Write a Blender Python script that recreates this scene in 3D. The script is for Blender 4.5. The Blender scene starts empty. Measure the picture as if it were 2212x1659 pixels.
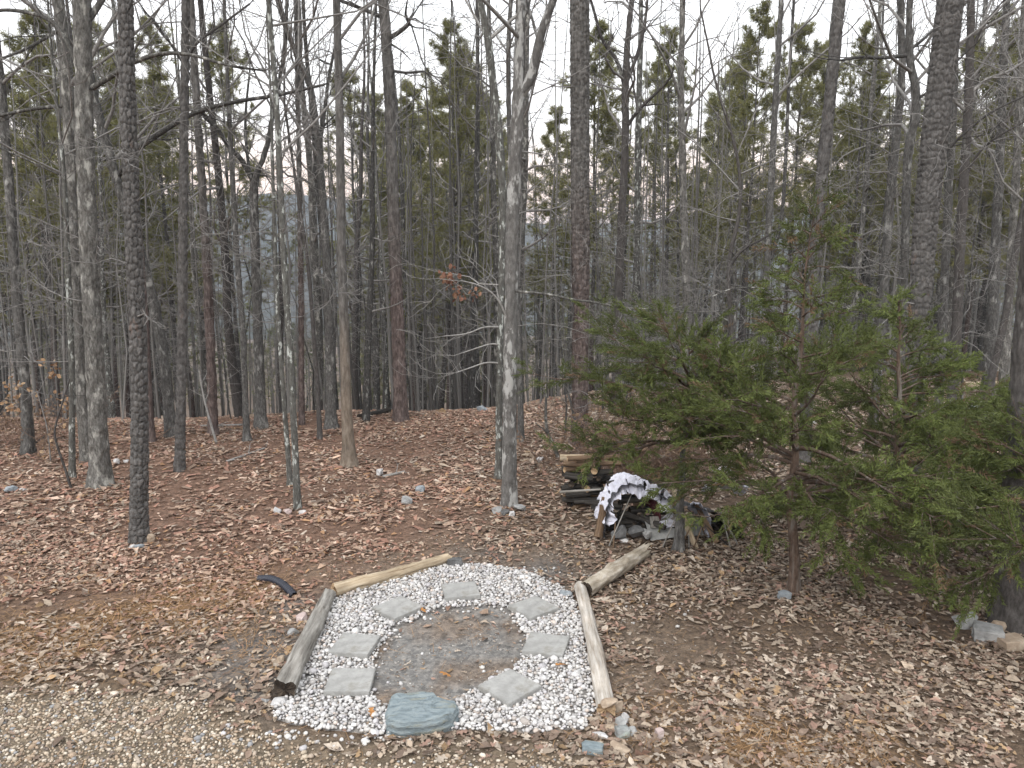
import bpy, bmesh, math, random
import numpy as np
from mathutils import Vector

# ------------------------------------------------------------------ camera, sky, sun, exposure
SC = bpy.context.scene
COL = SC.collection
S = 1024.0 / 2212.0            # picture units used for measuring -> 1024 px
F = 780.0                      # focal length in 1024-px units
PITCH = math.radians(9.2)
H = 3.85                       # eye height: a raised deck

cam_d = bpy.data.cameras.new('camera')
cam_d.sensor_width = 36.0
cam_d.lens = F / 1024.0 * 36.0
cam_d.clip_start = 0.1
cam_d.clip_end = 9000.0
cam = bpy.data.objects.new('camera', cam_d)
cam.location = (0, 0, H)
cam.rotation_euler = (math.pi / 2 - PITCH, 0, 0)
COL.objects.link(cam)
SC.camera = cam

SUN_EL, SUN_AZ = math.radians(42), math.radians(205)   # azimuth from +Y, clockwise
world = bpy.data.worlds.new('World')
SC.world = world
world.use_nodes = True
wt = world.node_tree
wt.nodes.clear()
w_out = wt.nodes.new('ShaderNodeOutputWorld')
w_bg = wt.nodes.new('ShaderNodeBackground')
w_sky = wt.nodes.new('ShaderNodeTexSky')
w_sky.sky_type = 'NISHITA'
w_sky.sun_disc = False
w_sky.sun_elevation = SUN_EL
w_sky.sun_rotation = SUN_AZ
w_sky.dust_density = 2.0
w_tc = wt.nodes.new('ShaderNodeTexCoord')
w_sep = wt.nodes.new('ShaderNodeSeparateXYZ')
w_ramp = wt.nodes.new('ShaderNodeValToRGB')            # high thin cloud veil, warm towards the horizon
w_scale = wt.nodes.new('ShaderNodeVectorMath'); w_scale.operation = 'SCALE'
w_scale.inputs['Scale'].default_value = 15.0
w_mix = wt.nodes.new('ShaderNodeMixRGB')
w_mix.inputs[0].default_value = 0.86
cr = w_ramp.color_ramp
cr.elements[0].position = 0.0; cr.elements[0].color = (0.88, 0.74, 0.66, 1)
cr.elements[1].position = 1.0; cr.elements[1].color = (0.93, 0.95, 0.97, 1)
for pos, c in ((0.05, (1.0, 0.65, 0.46, 1)), (0.10, (1.0, 0.76, 0.61, 1)), (0.16, (0.97, 0.94, 0.92, 1)), (0.30, (0.95, 0.955, 0.96, 1))):
    e = cr.elements.new(pos); e.color = c
wt.links.new(w_tc.outputs['Generated'], w_sep.inputs[0])
wt.links.new(w_sep.outputs['Z'], w_ramp.inputs[0])
wt.links.new(w_ramp.outputs[0], w_scale.inputs[0])
wt.links.new(w_sky.outputs[0], w_mix.inputs[1])
wt.links.new(w_scale.outputs[0], w_mix.inputs[2])
wt.links.new(w_mix.outputs[0], w_bg.inputs[0])
w_bg.inputs[1].default_value = 0.10
wt.links.new(w_bg.outputs[0], w_out.inputs[0])

sun_d = bpy.data.lights.new('sun', 'SUN')
sun_d.energy = 1.5
sun_d.angle = math.radians(30)
sun_d.color = (1.0, 0.97, 0.93)
sun = bpy.data.objects.new('sun', sun_d)
sd = Vector((math.sin(SUN_AZ) * math.cos(SUN_EL), math.cos(SUN_AZ) * math.cos(SUN_EL), math.sin(SUN_EL)))
sun.rotation_euler = (-sd).to_track_quat('-Z', 'Y').to_euler()
sun.location = sd * 60
COL.objects.link(sun)

SC.view_settings.view_transform = 'Standard'
SC.view_settings.look = 'None'
SC.view_settings.gamma = 1.0
SC.view_settings.exposure = 0.60
SC.view_settings.use_curve_mapping = False
SC.render.engine = 'CYCLES'
SC.cycles.max_bounces = 6
SC.cycles.diffuse_bounces = 3
SC.cycles.glossy_bounces = 2
SC.cycles.transmission_bounces = 2
SC.cycles.transparent_max_bounces = 4
SC.cycles.volume_bounces = 0
SC.cycles.use_adaptive_sampling = True
SC.cycles.adaptive_threshold = 0.02
SC.cycles.caustics_reflective = False
SC.cycles.caustics_refractive = False

rng = np.random.default_rng(7)
random.seed(7)
PI = math.pi

# ------------------------------------------------------------------ noise, terrain, picture rays
def _hash(i, j, k, seed):
    v = np.sin(i * 127.1 + j * 311.7 + k * 74.7 + seed * 19.19) * 43758.5453
    return v - np.floor(v)

def vn(x, y, z=0.0, seed=0):
    x = np.asarray(x, float); y = np.asarray(y, float); z = np.asarray(z, float) + 0 * x
    i, j, k = np.floor(x), np.floor(y), np.floor(z)
    a, b, c = x - i, y - j, z - k
    a, b, c = a * a * (3 - 2 * a), b * b * (3 - 2 * b), c * c * (3 - 2 * c)
    r = 0
    for di in (0, 1):
        for dj in (0, 1):
            for dk in (0, 1):
                w = (a if di else 1 - a) * (b if dj else 1 - b) * (c if dk else 1 - c)
                r = r + w * _hash(i + di, j + dj, k + dk, seed)
    return r

def fbm(x, y, z=0.0, seed=0, octaves=3):
    r, amp, tot, f = 0, 1.0, 0.0, 1.0
    for o in range(octaves):
        r = r + amp * vn(np.asarray(x) * f, np.asarray(y) * f, np.asarray(z) * f, seed + o * 7)
        tot += amp; amp *= 0.5; f *= 2.03
    return r / tot

def smooth(a, b, x):
    t = np.clip((x - a) / (b - a), 0, 1)
    return t * t * (3 - 2 * t)

def terrain(x, y):
    x = np.asarray(x, float); y = np.asarray(y, float)
    yc = 18.2 + 3.6 * smooth(-2, 4, x) + 4.0 * smooth(4, 13, x) - 1.0 * smooth(-4, -9, x)
    s = np.maximum(y - yc, 0)
    g = 0.30 * (np.sqrt(s * s + 9) - 3)
    z = -38 * (1 - np.exp(-g / 38))
    und = (fbm(x * 0.35 + 5, y * 0.35, seed=3) - 0.5) * 0.30 * smooth(9, 14, np.hypot(x, y)) * (1 - 0.6 * smooth(14, 17, np.hypot(x, y)))
    und = und + (fbm(x * 1.1, y * 1.1 + 9, seed=5) - 0.5) * 0.05
    return z + und + 0.0

def ray(x, y):
    X, Y = (x * S - 512) / F, -(y * S - 384) / F
    c, sn = math.cos(PITCH), math.sin(PITCH)
    return np.array([X, c + Y * sn, -sn + Y * c])

def ground_at(x, y, far=80.0):
    d = ray(x, y)
    t0, t1 = 1.0, None
    t = 1.0
    while t < far:
        p = np.array([0, 0, H]) + d * t
        if p[2] <= float(terrain(p[0], p[1])):
            t1 = t; break
        t0 = t; t += 0.1
    if t1 is None:
        p = np.array([0, 0, H]) + d * far
        return np.array([p[0], p[1], float(terrain(p[0], p[1]))])
    for _ in range(20):
        m = 0.5 * (t0 + t1)
        p = np.array([0, 0, H]) + d * m
        if p[2] <= float(terrain(p[0], p[1])): t1 = m
        else: t0 = m
    p = np.array([0, 0, H]) + d * t1
    return np.array([p[0], p[1], float(terrain(p[0], p[1]))])

def at_y(x, y, Y):
    d = ray(x, y)
    return np.array([0, 0, H]) + d * (Y / d[1])

def depth_of(p):
    return p[1] * math.cos(PITCH) - (p[2] - H) * math.sin(PITCH)

def px(w, p):                  # picture width -> metres at point p
    return w * S * depth_of(p) / F

def in_view(P, m=0.0):
    d = P[:, 1] * math.cos(PITCH) - (P[:, 2] - H) * math.sin(PITCH)
    u = P[:, 0] / d * F
    v = (P[:, 1] * math.sin(PITCH) + (P[:, 2] - H) * math.cos(PITCH)) / d * F
    return (np.abs(u) < 512 + m) & (np.abs(v) < 384 + m) & (d > 0)

# ------------------------------------------------------------------ mesh helpers
def mesh_np(name, V, faces, smoothf=True, color=None, tone=None):
    """V (n,3); faces: list of (m,k) index arrays."""
    V = np.asarray(V, np.float32)
    me = bpy.data.meshes.new(name)
    faces = [np.asarray(f, np.int32) for f in faces if len(f)]
    me.vertices.add(len(V)); me.vertices.foreach_set('co', V.ravel())
    loops = np.concatenate([f.ravel() for f in faces])
    sizes = np.concatenate([np.full(len(f), f.shape[1], np.int32) for f in faces])
    starts = np.concatenate(([0], np.cumsum(sizes)[:-1])).astype(np.int32)
    me.loops.add(len(loops)); me.loops.foreach_set('vertex_index', loops)
    me.polygons.add(len(sizes))
    me.polygons.foreach_set('loop_start', starts)
    me.polygons.foreach_set('loop_total', sizes)
    me.polygons.foreach_set('use_smooth', np.full(len(sizes), bool(smoothf)))
    if color is not None:
        a = me.attributes.new('col', 'FLOAT_COLOR', 'POINT')
        c = np.ones((len(V), 4), np.float32); c[:, :3] = color
        a.data.foreach_set('color', c.ravel())
    if tone is not None:
        a = me.attributes.new('tone', 'FLOAT', 'POINT')
        a.data.foreach_set('value', np.asarray(tone, np.float32))
    me.update(calc_edges=True)
    return me

def obj(name, me, mat=None, parent=None, loc=None):
    if mat is not None and len(me.materials) == 0:
        me.materials.append(mat)
    o = bpy.data.objects.new(name, me)
    COL.objects.link(o)
    if parent is not None: o.parent = parent
    if loc is not None: o.location = [float(v) for v in loc]
    return o

def empty(name, loc, rz=0.0):
    o = bpy.data.objects.new(name, None)
    o.empty_display_size = 0.2
    o.location = [float(v) for v in loc]; o.rotation_euler = (0, 0, rz)
    COL.objects.link(o)
    return o

def tag(o, label=None, cat=None, group=None, kind=None):
    if label: o['label'] = label
    if cat: o['category'] = cat
    if group: o['group'] = group
    if kind: o['kind'] = kind
    return o

def tubes(polys):
    """polys: list of (pts (n,3), radii (n,), sides) -> V, [quads]"""
    groups = {}
    for p, r, k in polys:
        groups.setdefault((len(p), k), []).append((p, r))
    Vs, Fs, base = [], [], 0
    for (n, k), items in groups.items():
        P = np.array([i[0] for i in items], float)
        R = np.array([i[1] for i in items], float)
        T = np.gradient(P, axis=1)
        T /= np.linalg.norm(T, axis=2, keepdims=True) + 1e-9
        ref = np.where(np.abs(T[:, :1, 2:3]) > 0.8, np.array([[[1.0, 0.13, 0.0]]]), np.array([[[0.05, 0.03, 1.0]]]))
        U = np.cross(T, ref); U /= np.linalg.norm(U, axis=2, keepdims=True) + 1e-9
        W = np.cross(T, U)
        th = np.arange(k) * 2 * PI / k
        V = P[:, :, None, :] + R[:, :, None, None] * (np.cos(th)[None, None, :, None] * U[:, :, None, :] + np.sin(th)[None, None, :, None] * W[:, :, None, :])
        m = len(items)
        idx = np.arange(m * n * k).reshape(m, n, k) + base
        a = idx[:, :-1, :]; b = np.roll(a, -1, axis=2); d = idx[:, 1:, :]; c = np.roll(d, -1, axis=2)
        Fs.append(np.stack([a, b, c, d], -1).reshape(-1, 4))
        Vs.append(V.reshape(-1, 3)); base += m * n * k
    return np.concatenate(Vs), [np.concatenate(Fs)]

def rotz(a):
    c, s = np.cos(a), np.sin(a); z = 0 * a; o = z + 1
    return np.stack([np.stack([c, -s, z], -1), np.stack([s, c, z], -1), np.stack([z, z, o], -1)], -2)

def rotx(a):
    c, s = np.cos(a), np.sin(a); z = 0 * a; o = z + 1
    return np.stack([np.stack([o, z, z], -1), np.stack([z, c, -s], -1), np.stack([z, s, c], -1)], -2)

def scatter(templates, which, R, Tr, cols=None):
    """templates: list of (V, [faces]) ; R (n,3,3) incl. scale; Tr (n,3); cols (n,3)"""
    Vs, Fs, Cs, base = [], {}, [], 0
    for t, (TV, TF) in enumerate(templates):
        sel = np.nonzero(which == t)[0]
        if len(sel) == 0: continue
        V = np.einsum('nij,kj->nki', R[sel], TV) + Tr[sel][:, None, :]
        nv = len(TV)
        off = (np.arange(len(sel)) * nv + base)[:, None, None]
        for f in TF:
            f = np.asarray(f)
            Fs.setdefault(f.shape[1], []).append((f[None] + off).reshape(-1, f.shape[1]))
        if cols is not None: Cs.append(np.repeat(cols[sel], nv, axis=0))
        Vs.append(V.reshape(-1, 3)); base += len(sel) * nv
    return np.concatenate(Vs), [np.concatenate(v) for v in Fs.values()], (np.concatenate(Cs) if cols is not None else None)

def basis_from(D, rg):
    """frames whose local Y runs along D, random roll"""
    D = D / (np.linalg.norm(D, axis=1, keepdims=True) + 1e-9)
    r = rg.normal(size=D.shape)
    X = np.cross(D, r); X /= np.linalg.norm(X, axis=1, keepdims=True) + 1e-9
    Z = np.cross(X, D)
    return np.stack([X, D, Z], -1)

def ico(sub):
    bm = bmesh.new(); bmesh.ops.create_icosphere(bm, subdivisions=sub, radius=1.0)
    V = np.array([v.co[:] for v in bm.verts]); Fc = np.array([[v.index for v in f.verts] for f in bm.faces]); bm.free()
    return V, Fc

# ------------------------------------------------------------------ materials
def new_mat(name, rough=0.9, spec=0.15):
    m = bpy.data.materials.new(name); m.use_nodes = True
    nt = m.node_tree; b = nt.nodes['Principled BSDF']
    b.inputs['Roughness'].default_value = rough
    b.inputs['Specular IOR Level'].default_value = spec
    return m, nt, b

def N(nt, typ, **kw):
    n = nt.nodes.new(typ)
    for k, v in kw.items():
        if k.startswith('_'): setattr(n, k[1:], v)
        else: n.inputs[k].default_value = v
    return n

def coords(nt, scale, kind='Object'):
    tc = N(nt, 'ShaderNodeTexCoord'); mp = N(nt, 'ShaderNodeMapping'); mp.inputs['Scale'].default_value = scale
    nt.links.new(tc.outputs[kind], mp.inputs[0]); return mp.outputs[0]

def noise(nt, vec, scale, detail=4, rough=0.6):
    n = N(nt, 'ShaderNodeTexNoise', Scale=scale, Detail=detail, Roughness=rough)
    nt.links.new(vec, n.inputs['Vector']); return n.outputs['Fac']

def ramp(nt, fac, stops):
    r = N(nt, 'ShaderNodeValToRGB'); e = r.color_ramp.elements
    e[0].position, e[0].color = stops[0][0], (*stops[0][1], 1)
    e[1].position, e[1].color = stops[-1][0], (*stops[-1][1], 1)
    for p, c in stops[1:-1]:
        q = e.new(p); q.color = (*c, 1)
    nt.links.new(fac, r.inputs[0]); return r.outputs[0]

def mix(nt, fac, a, b, mode='MIX'):
    m = N(nt, 'ShaderNodeMixRGB', _blend_type=mode)
    for s_, v in ((0, fac), (1, a), (2, b)):
        if isinstance(v, (int, float)): m.inputs[s_].default_value = v
        elif isinstance(v, tuple): m.inputs[s_].default_value = (*v, 1)
        else: nt.links.new(v, m.inputs[s_])
    return m.outputs[0]

def bump(nt, b, h, strength, dist):
    n = N(nt, 'ShaderNodeBump', Strength=strength, Distance=dist)
    nt.links.new(h, n.inputs['Height']); nt.links.new(n.outputs[0], b.inputs['Normal'])

def bark_mat(name, stops, patch=None, patch_amt=(0.55, 0.68), patch_scale=(3, 3, 1.2), tone=0.35, bstr=0.7):
    m, nt, b = new_mat(name, 0.95, 0.1)
    v = coords(nt, (9, 9, 3.4))
    f = noise(nt, v, 3.2, 7, 0.72)
    c = ramp(nt, f, stops)
    at = N(nt, 'ShaderNodeAttribute', _attribute_name='tone')
    tm = N(nt, 'ShaderNodeMath', _operation='MULTIPLY_ADD'); tm.inputs[1].default_value = tone; tm.inputs[2].default_value = 1 - tone / 2
    nt.links.new(at.outputs['Fac'], tm.inputs[0])
    c = mix(nt, 1.0, c, tm.outputs[0], 'MULTIPLY')
    if patch:
        v2 = coords(nt, patch_scale)
        f2 = noise(nt, v2, 1.6, 5, 0.62)
        f2 = ramp(nt, f2, [(patch_amt[0], (0, 0, 0)), (patch_amt[1], (1, 1, 1))])
        c = mix(nt, f2, c, patch)
    nt.links.new(c, b.inputs['Base Color'])
    v3 = coords(nt, (22, 22, 5)); bump(nt, b, noise(nt, v3, 3.0, 5, 0.7), bstr, 0.02)
    return m

def bark_two(name, low, high, z0, z1):
    m, nt, b = new_mat(name, 0.95, 0.1)
    v = coords(nt, (9, 9, 2.2)); f = noise(nt, v, 2.6, 6, 0.65)
    cl, ch = ramp(nt, f, low), ramp(nt, f, high)
    tc = N(nt, 'ShaderNodeTexCoord'); sp_ = N(nt, 'ShaderNodeSeparateXYZ'); nt.links.new(tc.outputs['Object'], sp_.inputs[0])
    mr = N(nt, 'ShaderNodeMapRange'); mr.inputs[1].default_value = z0; mr.inputs[2].default_value = z1
    ad = N(nt, 'ShaderNodeMath', _operation='MULTIPLY_ADD'); ad.inputs[1].default_value = 2.5
    nt.links.new(noise(nt, coords(nt, (4, 4, 0.8)), 1.5, 4), ad.inputs[0]); nt.links.new(sp_.outputs['Z'], ad.inputs[2])
    nt.links.new(ad.outputs[0], mr.inputs[0])
    at = N(nt, 'ShaderNodeAttribute', _attribute_name='tone')
    tm = N(nt, 'ShaderNodeMath', _operation='MULTIPLY_ADD'); tm.inputs[1].default_value = 0.6; tm.inputs[2].default_value = 0.7
    nt.links.new(at.outputs['Fac'], tm.inputs[0])
    nt.links.new(mix(nt, 1.0, mix(nt, mr.outputs[0], cl, ch), tm.outputs[0], 'MULTIPLY'), b.inputs['Base Color'])
    v3 = coords(nt, (22, 22, 5)); bump(nt, b, noise(nt, v3, 3.0, 5, 0.7), 0.7, 0.02)
    return m

def attr_mat(name, rough=0.9, spec=0.12, grain=None, subsurf=None):
    m, nt, b = new_mat(name, rough, spec)
    at = N(nt, 'ShaderNodeAttribute', _attribute_name='col')
    c = at.outputs['Color']
    if grain:
        v = coords(nt, (1, 1, 1)); f = noise(nt, v, grain, 4)
        g = ramp(nt, f, [(0.3, (0.72, 0.72, 0.72)), (0.7, (1.2, 1.2, 1.2))])
        c = mix(nt, 1.0, c, g, 'MULTIPLY')
    nt.links.new(c, b.inputs['Base Color'])
    if subsurf:                       # thin leaves let some light through
        tr = N(nt, 'ShaderNodeBsdfTranslucent'); nt.links.new(c, tr.inputs[0])
        mx = N(nt, 'ShaderNodeMixShader'); mx.inputs[0].default_value = subsurf
        nt.links.new(b.outputs[0], mx.inputs[1]); nt.links.new(tr.outputs[0], mx.inputs[2])
        nt.links.new(mx.outputs[0], nt.nodes['Material Output'].inputs[0])
    return m

def stone_mat(name, stops, scale=6.0, bstr=0.6, stretch=(1, 1, 1), patch=None):
    m, nt, b = new_mat(name, 0.85, 0.25)
    v = coords(nt, stretch); f = noise(nt, v, scale, 6, 0.65)
    c = ramp(nt, f, stops)
    if patch:
        f2 = noise(nt, v, scale * 0.6, 4); f2 = ramp(nt, f2, [(0.55, (0, 0, 0)), (0.66, (1, 1, 1))])
        c = mix(nt, f2, c, patch)
    nt.links.new(c, b.inputs['Base Color'])
    bump(nt, b, noise(nt, v, scale * 4, 6, 0.7), bstr, 0.02)
    return m

M = {}
M['pine'] = bark_mat('bark_pine', [(0.300, (0.063, 0.058, 0.054)), (0.500, (0.122, 0.115, 0.110)), (0.700, (0.191, 0.183, 0.175))], (0.20, 0.14, 0.115), (0.64, 0.76), tone=0.55, bstr=1.0)
M['pine_red'] = bark_mat('bark_pine_red', [(0.3, (0.095, 0.078, 0.07)), (0.5, (0.175, 0.145, 0.13)), (0.7, (0.26, 0.225, 0.205))], (0.185, 0.11, 0.09), (0.50, 0.68))
M['oak'] = bark_mat('bark_oak', [(0.340, (0.061, 0.058, 0.052)), (0.500, (0.144, 0.137, 0.126)), (0.660, (0.245, 0.238, 0.223))], (0.42, 0.41, 0.375), (0.55, 0.66), (5, 5, 2.2), 0.6, 1.0)
M['patchy'] = bark_mat('bark_patchy', [(0.300, (0.073, 0.069, 0.063)), (0.500, (0.139, 0.132, 0.125)), (0.700, (0.205, 0.198, 0.188))], (0.37, 0.365, 0.35), (0.52, 0.57), (4, 4, 1.6))
M['lichen'] = bark_mat('bark_lichen', [(0.300, (0.056, 0.053, 0.046)), (0.500, (0.112, 0.109, 0.099)), (0.700, (0.178, 0.178, 0.165))], (0.46, 0.48, 0.45), (0.56, 0.62), (9, 9, 4))
M['tan'] = bark_mat('bark_tan', [(0.3, (0.16, 0.125, 0.095)), (0.5, (0.28, 0.225, 0.175)), (0.7, (0.38, 0.32, 0.26))], (0.36, 0.34, 0.31), (0.58, 0.7))
GREY = [(0.32, (0.065, 0.061, 0.056)), (0.5, (0.13, 0.123, 0.115)), (0.68, (0.21, 0.20, 0.19))]
M['tan'] = bark_two('bark_tan', [(0.3, (0.12, 0.097, 0.076)), (0.5, (0.205, 0.168, 0.133)), (0.7, (0.29, 0.25, 0.205))], GREY, 2.6, 4.6)
M['pine_red'] = bark_two('bark_pine_red', [(0.34, (0.062, 0.049, 0.045)), (0.5, (0.122, 0.094, 0.086)), (0.66, (0.20, 0.162, 0.15))], GREY, 4.0, 7.0)
M['dark'] = bark_mat('bark_dark', [(0.300, (0.048, 0.044, 0.040)), (0.500, (0.088, 0.080, 0.076)), (0.700, (0.136, 0.128, 0.120))], (0.24, 0.24, 0.22), (0.62, 0.7))
M['grey'] = bark_mat('bark_grey', [(0.340, (0.051, 0.048, 0.044)), (0.500, (0.109, 0.105, 0.099)), (0.660, (0.184, 0.177, 0.170))], (0.33, 0.325, 0.305), (0.57, 0.68), (5, 5, 2.2), 0.6, 1.0)
M['cedar_bark'] = bark_mat('bark_cedar', [(0.3, (0.075, 0.052, 0.040)), (0.5, (0.135, 0.095, 0.073)), (0.7, (0.205, 0.155, 0.125))], (0.21, 0.19, 0.17), (0.52, 0.66), (8, 8, 1.0))
M['twig'] = bark_mat('bark_twig', [(0.3, (0.13, 0.122, 0.116)), (0.5, (0.22, 0.21, 0.20)), (0.7, (0.34, 0.33, 0.315))], tone=0.0, bstr=0.2)
M['twig_pale'] = bark_mat('bark_twig_pale', [(0.3, (0.18, 0.17, 0.16)), (0.5, (0.28, 0.27, 0.255)), (0.7, (0.38, 0.37, 0.355))], tone=0.0, bstr=0.2)
M['brush'] = bark_mat('bark_brush', [(0.3, (0.12, 0.075, 0.055)), (0.5, (0.19, 0.13, 0.10)), (0.7, (0.27, 0.20, 0.16))], tone=0.0, bstr=0.2)
M['needle'] = attr_mat('pine_needle', 0.6, 0.3, subsurf=0.5)
M['cedar_leaf'] = attr_mat('cedar_foliage', 0.7, 0.2, subsurf=0.2)
M['leaf'] = attr_mat('dry_leaf', 0.8, 0.2, grain=35, subsurf=0.12)
M['straw'] = attr_mat('pine_straw', 0.8, 0.15)
M['pebble'] = attr_mat('white_pebble', 0.65, 0.35, grain=45)
M['gravel'] = attr_mat('drive_gravel', 0.75, 0.3, grain=60)

def ground_mat():
    m, nt, b = new_mat('forest_floor', 0.97, 0.05)
    at = N(nt, 'ShaderNodeAttribute', _attribute_name='col')
    v = coords(nt, (1, 1, 1))
    f = noise(nt, v, 9, 7, 0.7)
    g = ramp(nt, f, [(0.28, (0.55, 0.55, 0.55)), (0.5, (0.95, 0.95, 0.95)), (0.72, (1.45, 1.42, 1.38))])
    c = mix(nt, 1.0, at.outputs['Color'], g, 'MULTIPLY')
    vo = N(nt, 'ShaderNodeTexVoronoi', Scale=26.0); nt.links.new(v, vo.inputs['Vector'])
    g2 = ramp(nt, vo.outputs['Color'], [(0.2, (0.72, 0.72, 0.72)), (0.8, (1.3, 1.27, 1.22))])
    c = mix(nt, 0.75, c, g2, 'MULTIPLY')
    nt.links.new(c, b.inputs['Base Color'])
    f3 = noise(nt, v, 40, 6, 0.75)
    bump(nt, b, f3, 0.9, 0.03)
    return m
M['ground'] = ground_mat()

def hill_mat():
    m, nt, b = new_mat('wooded_hills', 1.0, 0.0)
    v = coords(nt, (1, 1, 1))
    f = noise(nt, v, 0.012, 6, 0.6)
    c = ramp(nt, f, [(0.35, (0.045, 0.05, 0.04)), (0.5, (0.065, 0.064, 0.055)), (0.62, (0.085, 0.08, 0.068)), (0.76, (0.13, 0.11, 0.08))])
    f2 = noise(nt, v, 0.12, 4, 0.7)
    g = ramp(nt, f2, [(0.3, (0.75, 0.75, 0.75)), (0.7, (1.25, 1.25, 1.25))])
    nt.links.new(mix(nt, 1.0, c, g, 'MULTIPLY'), b.inputs['Base Color'])
    bump(nt, b, f2, 0.5, 4.0)
    return m
M['hills'] = hill_mat()

def wood_mat(name, stops, axis_scale=(18, 1.2, 18), bstr=0.6):
    m, nt, b = new_mat(name, 0.9, 0.12)
    v = coords(nt, axis_scale)
    f = noise(nt, v, 1.6, 7, 0.68)
    c = ramp(nt, f, stops)
    v2 = coords(nt, (5, 2.5, 5)); f2 = noise(nt, v2, 1.3, 4)
    g = ramp(nt, f2, [(0.3, (0.72, 0.72, 0.72)), (0.7, (1.2, 1.2, 1.2))])
    nt.links.new(mix(nt, 1.0, c, g, 'MULTIPLY'), b.inputs['Base Color'])
    bump(nt, b, f, bstr, 0.015)
    return m
M['wood_grey'] = wood_mat('weathered_grey_wood', [(0.28, (0.07, 0.062, 0.055)), (0.42, (0.20, 0.185, 0.165)), (0.6, (0.31, 0.295, 0.27)), (0.75, (0.42, 0.40, 0.375))])
M['wood_pale'] = wood_mat('bleached_wood', [(0.28, (0.17, 0.13, 0.10)), (0.42, (0.38, 0.335, 0.285)), (0.6, (0.52, 0.485, 0.44)), (0.75, (0.63, 0.61, 0.58))])
M['wood_tan'] = wood_mat('tan_wood', [(0.28, (0.12, 0.08, 0.05)), (0.42, (0.34, 0.265, 0.18)), (0.6, (0.46, 0.38, 0.275)), (0.75, (0.55, 0.47, 0.37))])
M['wood_bark'] = wood_mat('peeling_log', [(0.28, (0.14, 0.10, 0.07)), (0.42, (0.33, 0.28, 0.215)), (0.6, (0.48, 0.43, 0.36)), (0.75, (0.62, 0.60, 0.56))], (7, 3, 7))
M['wood_dark'] = wood_mat('rotten_dark_wood', [(0.28, (0.02, 0.018, 0.016)), (0.5, (0.05, 0.045, 0.04)), (0.75, (0.13, 0.12, 0.11))])
M['wood_brown'] = wood_mat('brown_wood', [(0.28, (0.07, 0.045, 0.03)), (0.5, (0.17, 0.115, 0.075)), (0.75, (0.30, 0.22, 0.15))])
M['cut'] = wood_mat('cut_wood', [(0.28, (0.20, 0.13, 0.08)), (0.5, (0.36, 0.25, 0.15)), (0.75, (0.48, 0.36, 0.24))], (8, 8, 8))
M['rot'] = wood_mat('rotten_end', [(0.28, (0.02, 0.016, 0.013)), (0.5, (0.045, 0.035, 0.028)), (0.75, (0.10, 0.08, 0.06))], (8, 8, 8))
M['slate'] = stone_mat('blue_slate', [(0.3, (0.14, 0.175, 0.19)), (0.5, (0.25, 0.30, 0.32)), (0.7, (0.34, 0.38, 0.385))], 7, 1.0, (1.0, 4.0, 4.0), (0.27, 0.285, 0.25))
M['rock_grey'] = stone_mat('grey_rock', [(0.3, (0.16, 0.16, 0.155)), (0.5, (0.31, 0.31, 0.305)), (0.7, (0.46, 0.46, 0.45))])
M['rock_blue'] = stone_mat('blue_grey_rock', [(0.3, (0.15, 0.17, 0.185)), (0.5, (0.27, 0.295, 0.315)), (0.7, (0.41, 0.44, 0.46))])
M['rock_pale'] = stone_mat('pale_rock', [(0.3, (0.36, 0.35, 0.34)), (0.5, (0.52, 0.51, 0.505)), (0.7, (0.68, 0.67, 0.66))])
M['rock_tan'] = stone_mat('tan_rock', [(0.3, (0.22, 0.16, 0.115)), (0.5, (0.38, 0.30, 0.225)), (0.7, (0.52, 0.44, 0.35))])
M['rock_pink'] = stone_mat('pinkish_rock', [(0.3, (0.28, 0.21, 0.20)), (0.5, (0.44, 0.355, 0.335)), (0.7, (0.58, 0.50, 0.48))])
M['rock_dark'] = stone_mat('dark_rock', [(0.3, (0.06, 0.06, 0.06)), (0.5, (0.12, 0.12, 0.12)), (0.7, (0.2, 0.2, 0.2))])
M['rock_lichen'] = stone_mat('lichen_rock', [(0.3, (0.12, 0.125, 0.12)), (0.5, (0.27, 0.28, 0.275)), (0.7, (0.42, 0.43, 0.42))], 6, 0.7, (1, 1, 1), (0.36, 0.42, 0.36))
M['paver'] = stone_mat('concrete_paver', [(0.3, (0.24, 0.236, 0.225)), (0.5, (0.32, 0.316, 0.303)), (0.7, (0.40, 0.395, 0.38))], 7, 0.5, (1, 1, 1), (0.26, 0.25, 0.228))

def simple(name, c, rough=0.5, spec=0.4, var=0.25, scale=8):
    m, nt, b = new_mat(name, rough, spec)
    v = coords(nt, (1, 1, 1)); f = noise(nt, v, scale, 5)
    g = ramp(nt, f, [(0.3, (1 - var,) * 3), (0.7, (1 + var,) * 3)])
    nt.links.new(mix(nt, 1.0, c, g, 'MULTIPLY'), b.inputs['Base Color'])
    return m
M['pipe'] = simple('black_plastic', (0.018, 0.02, 0.03), 0.45, 0.5)
M['tarp'] = simple('white_tarp', (0.66, 0.66, 0.74), 0.38, 0.5, 0.15, 5)
M['black_sheeting'] = simple('black_sheet', (0.025, 0.025, 0.03), 0.4, 0.5)
M['cloth'] = simple('maroon_cloth', (0.085, 0.025, 0.03), 0.9, 0.1)
M['sheet_metal'] = simple('weathered_metal', (0.26, 0.26, 0.25), 0.45, 0.5, 0.35, 6)

# ------------------------------------------------------------------ ground and hills
def hull_poly(pts):            # picture outline -> ground outline
    return np.array([ground_at(*p)[:2] for p in pts])

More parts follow.
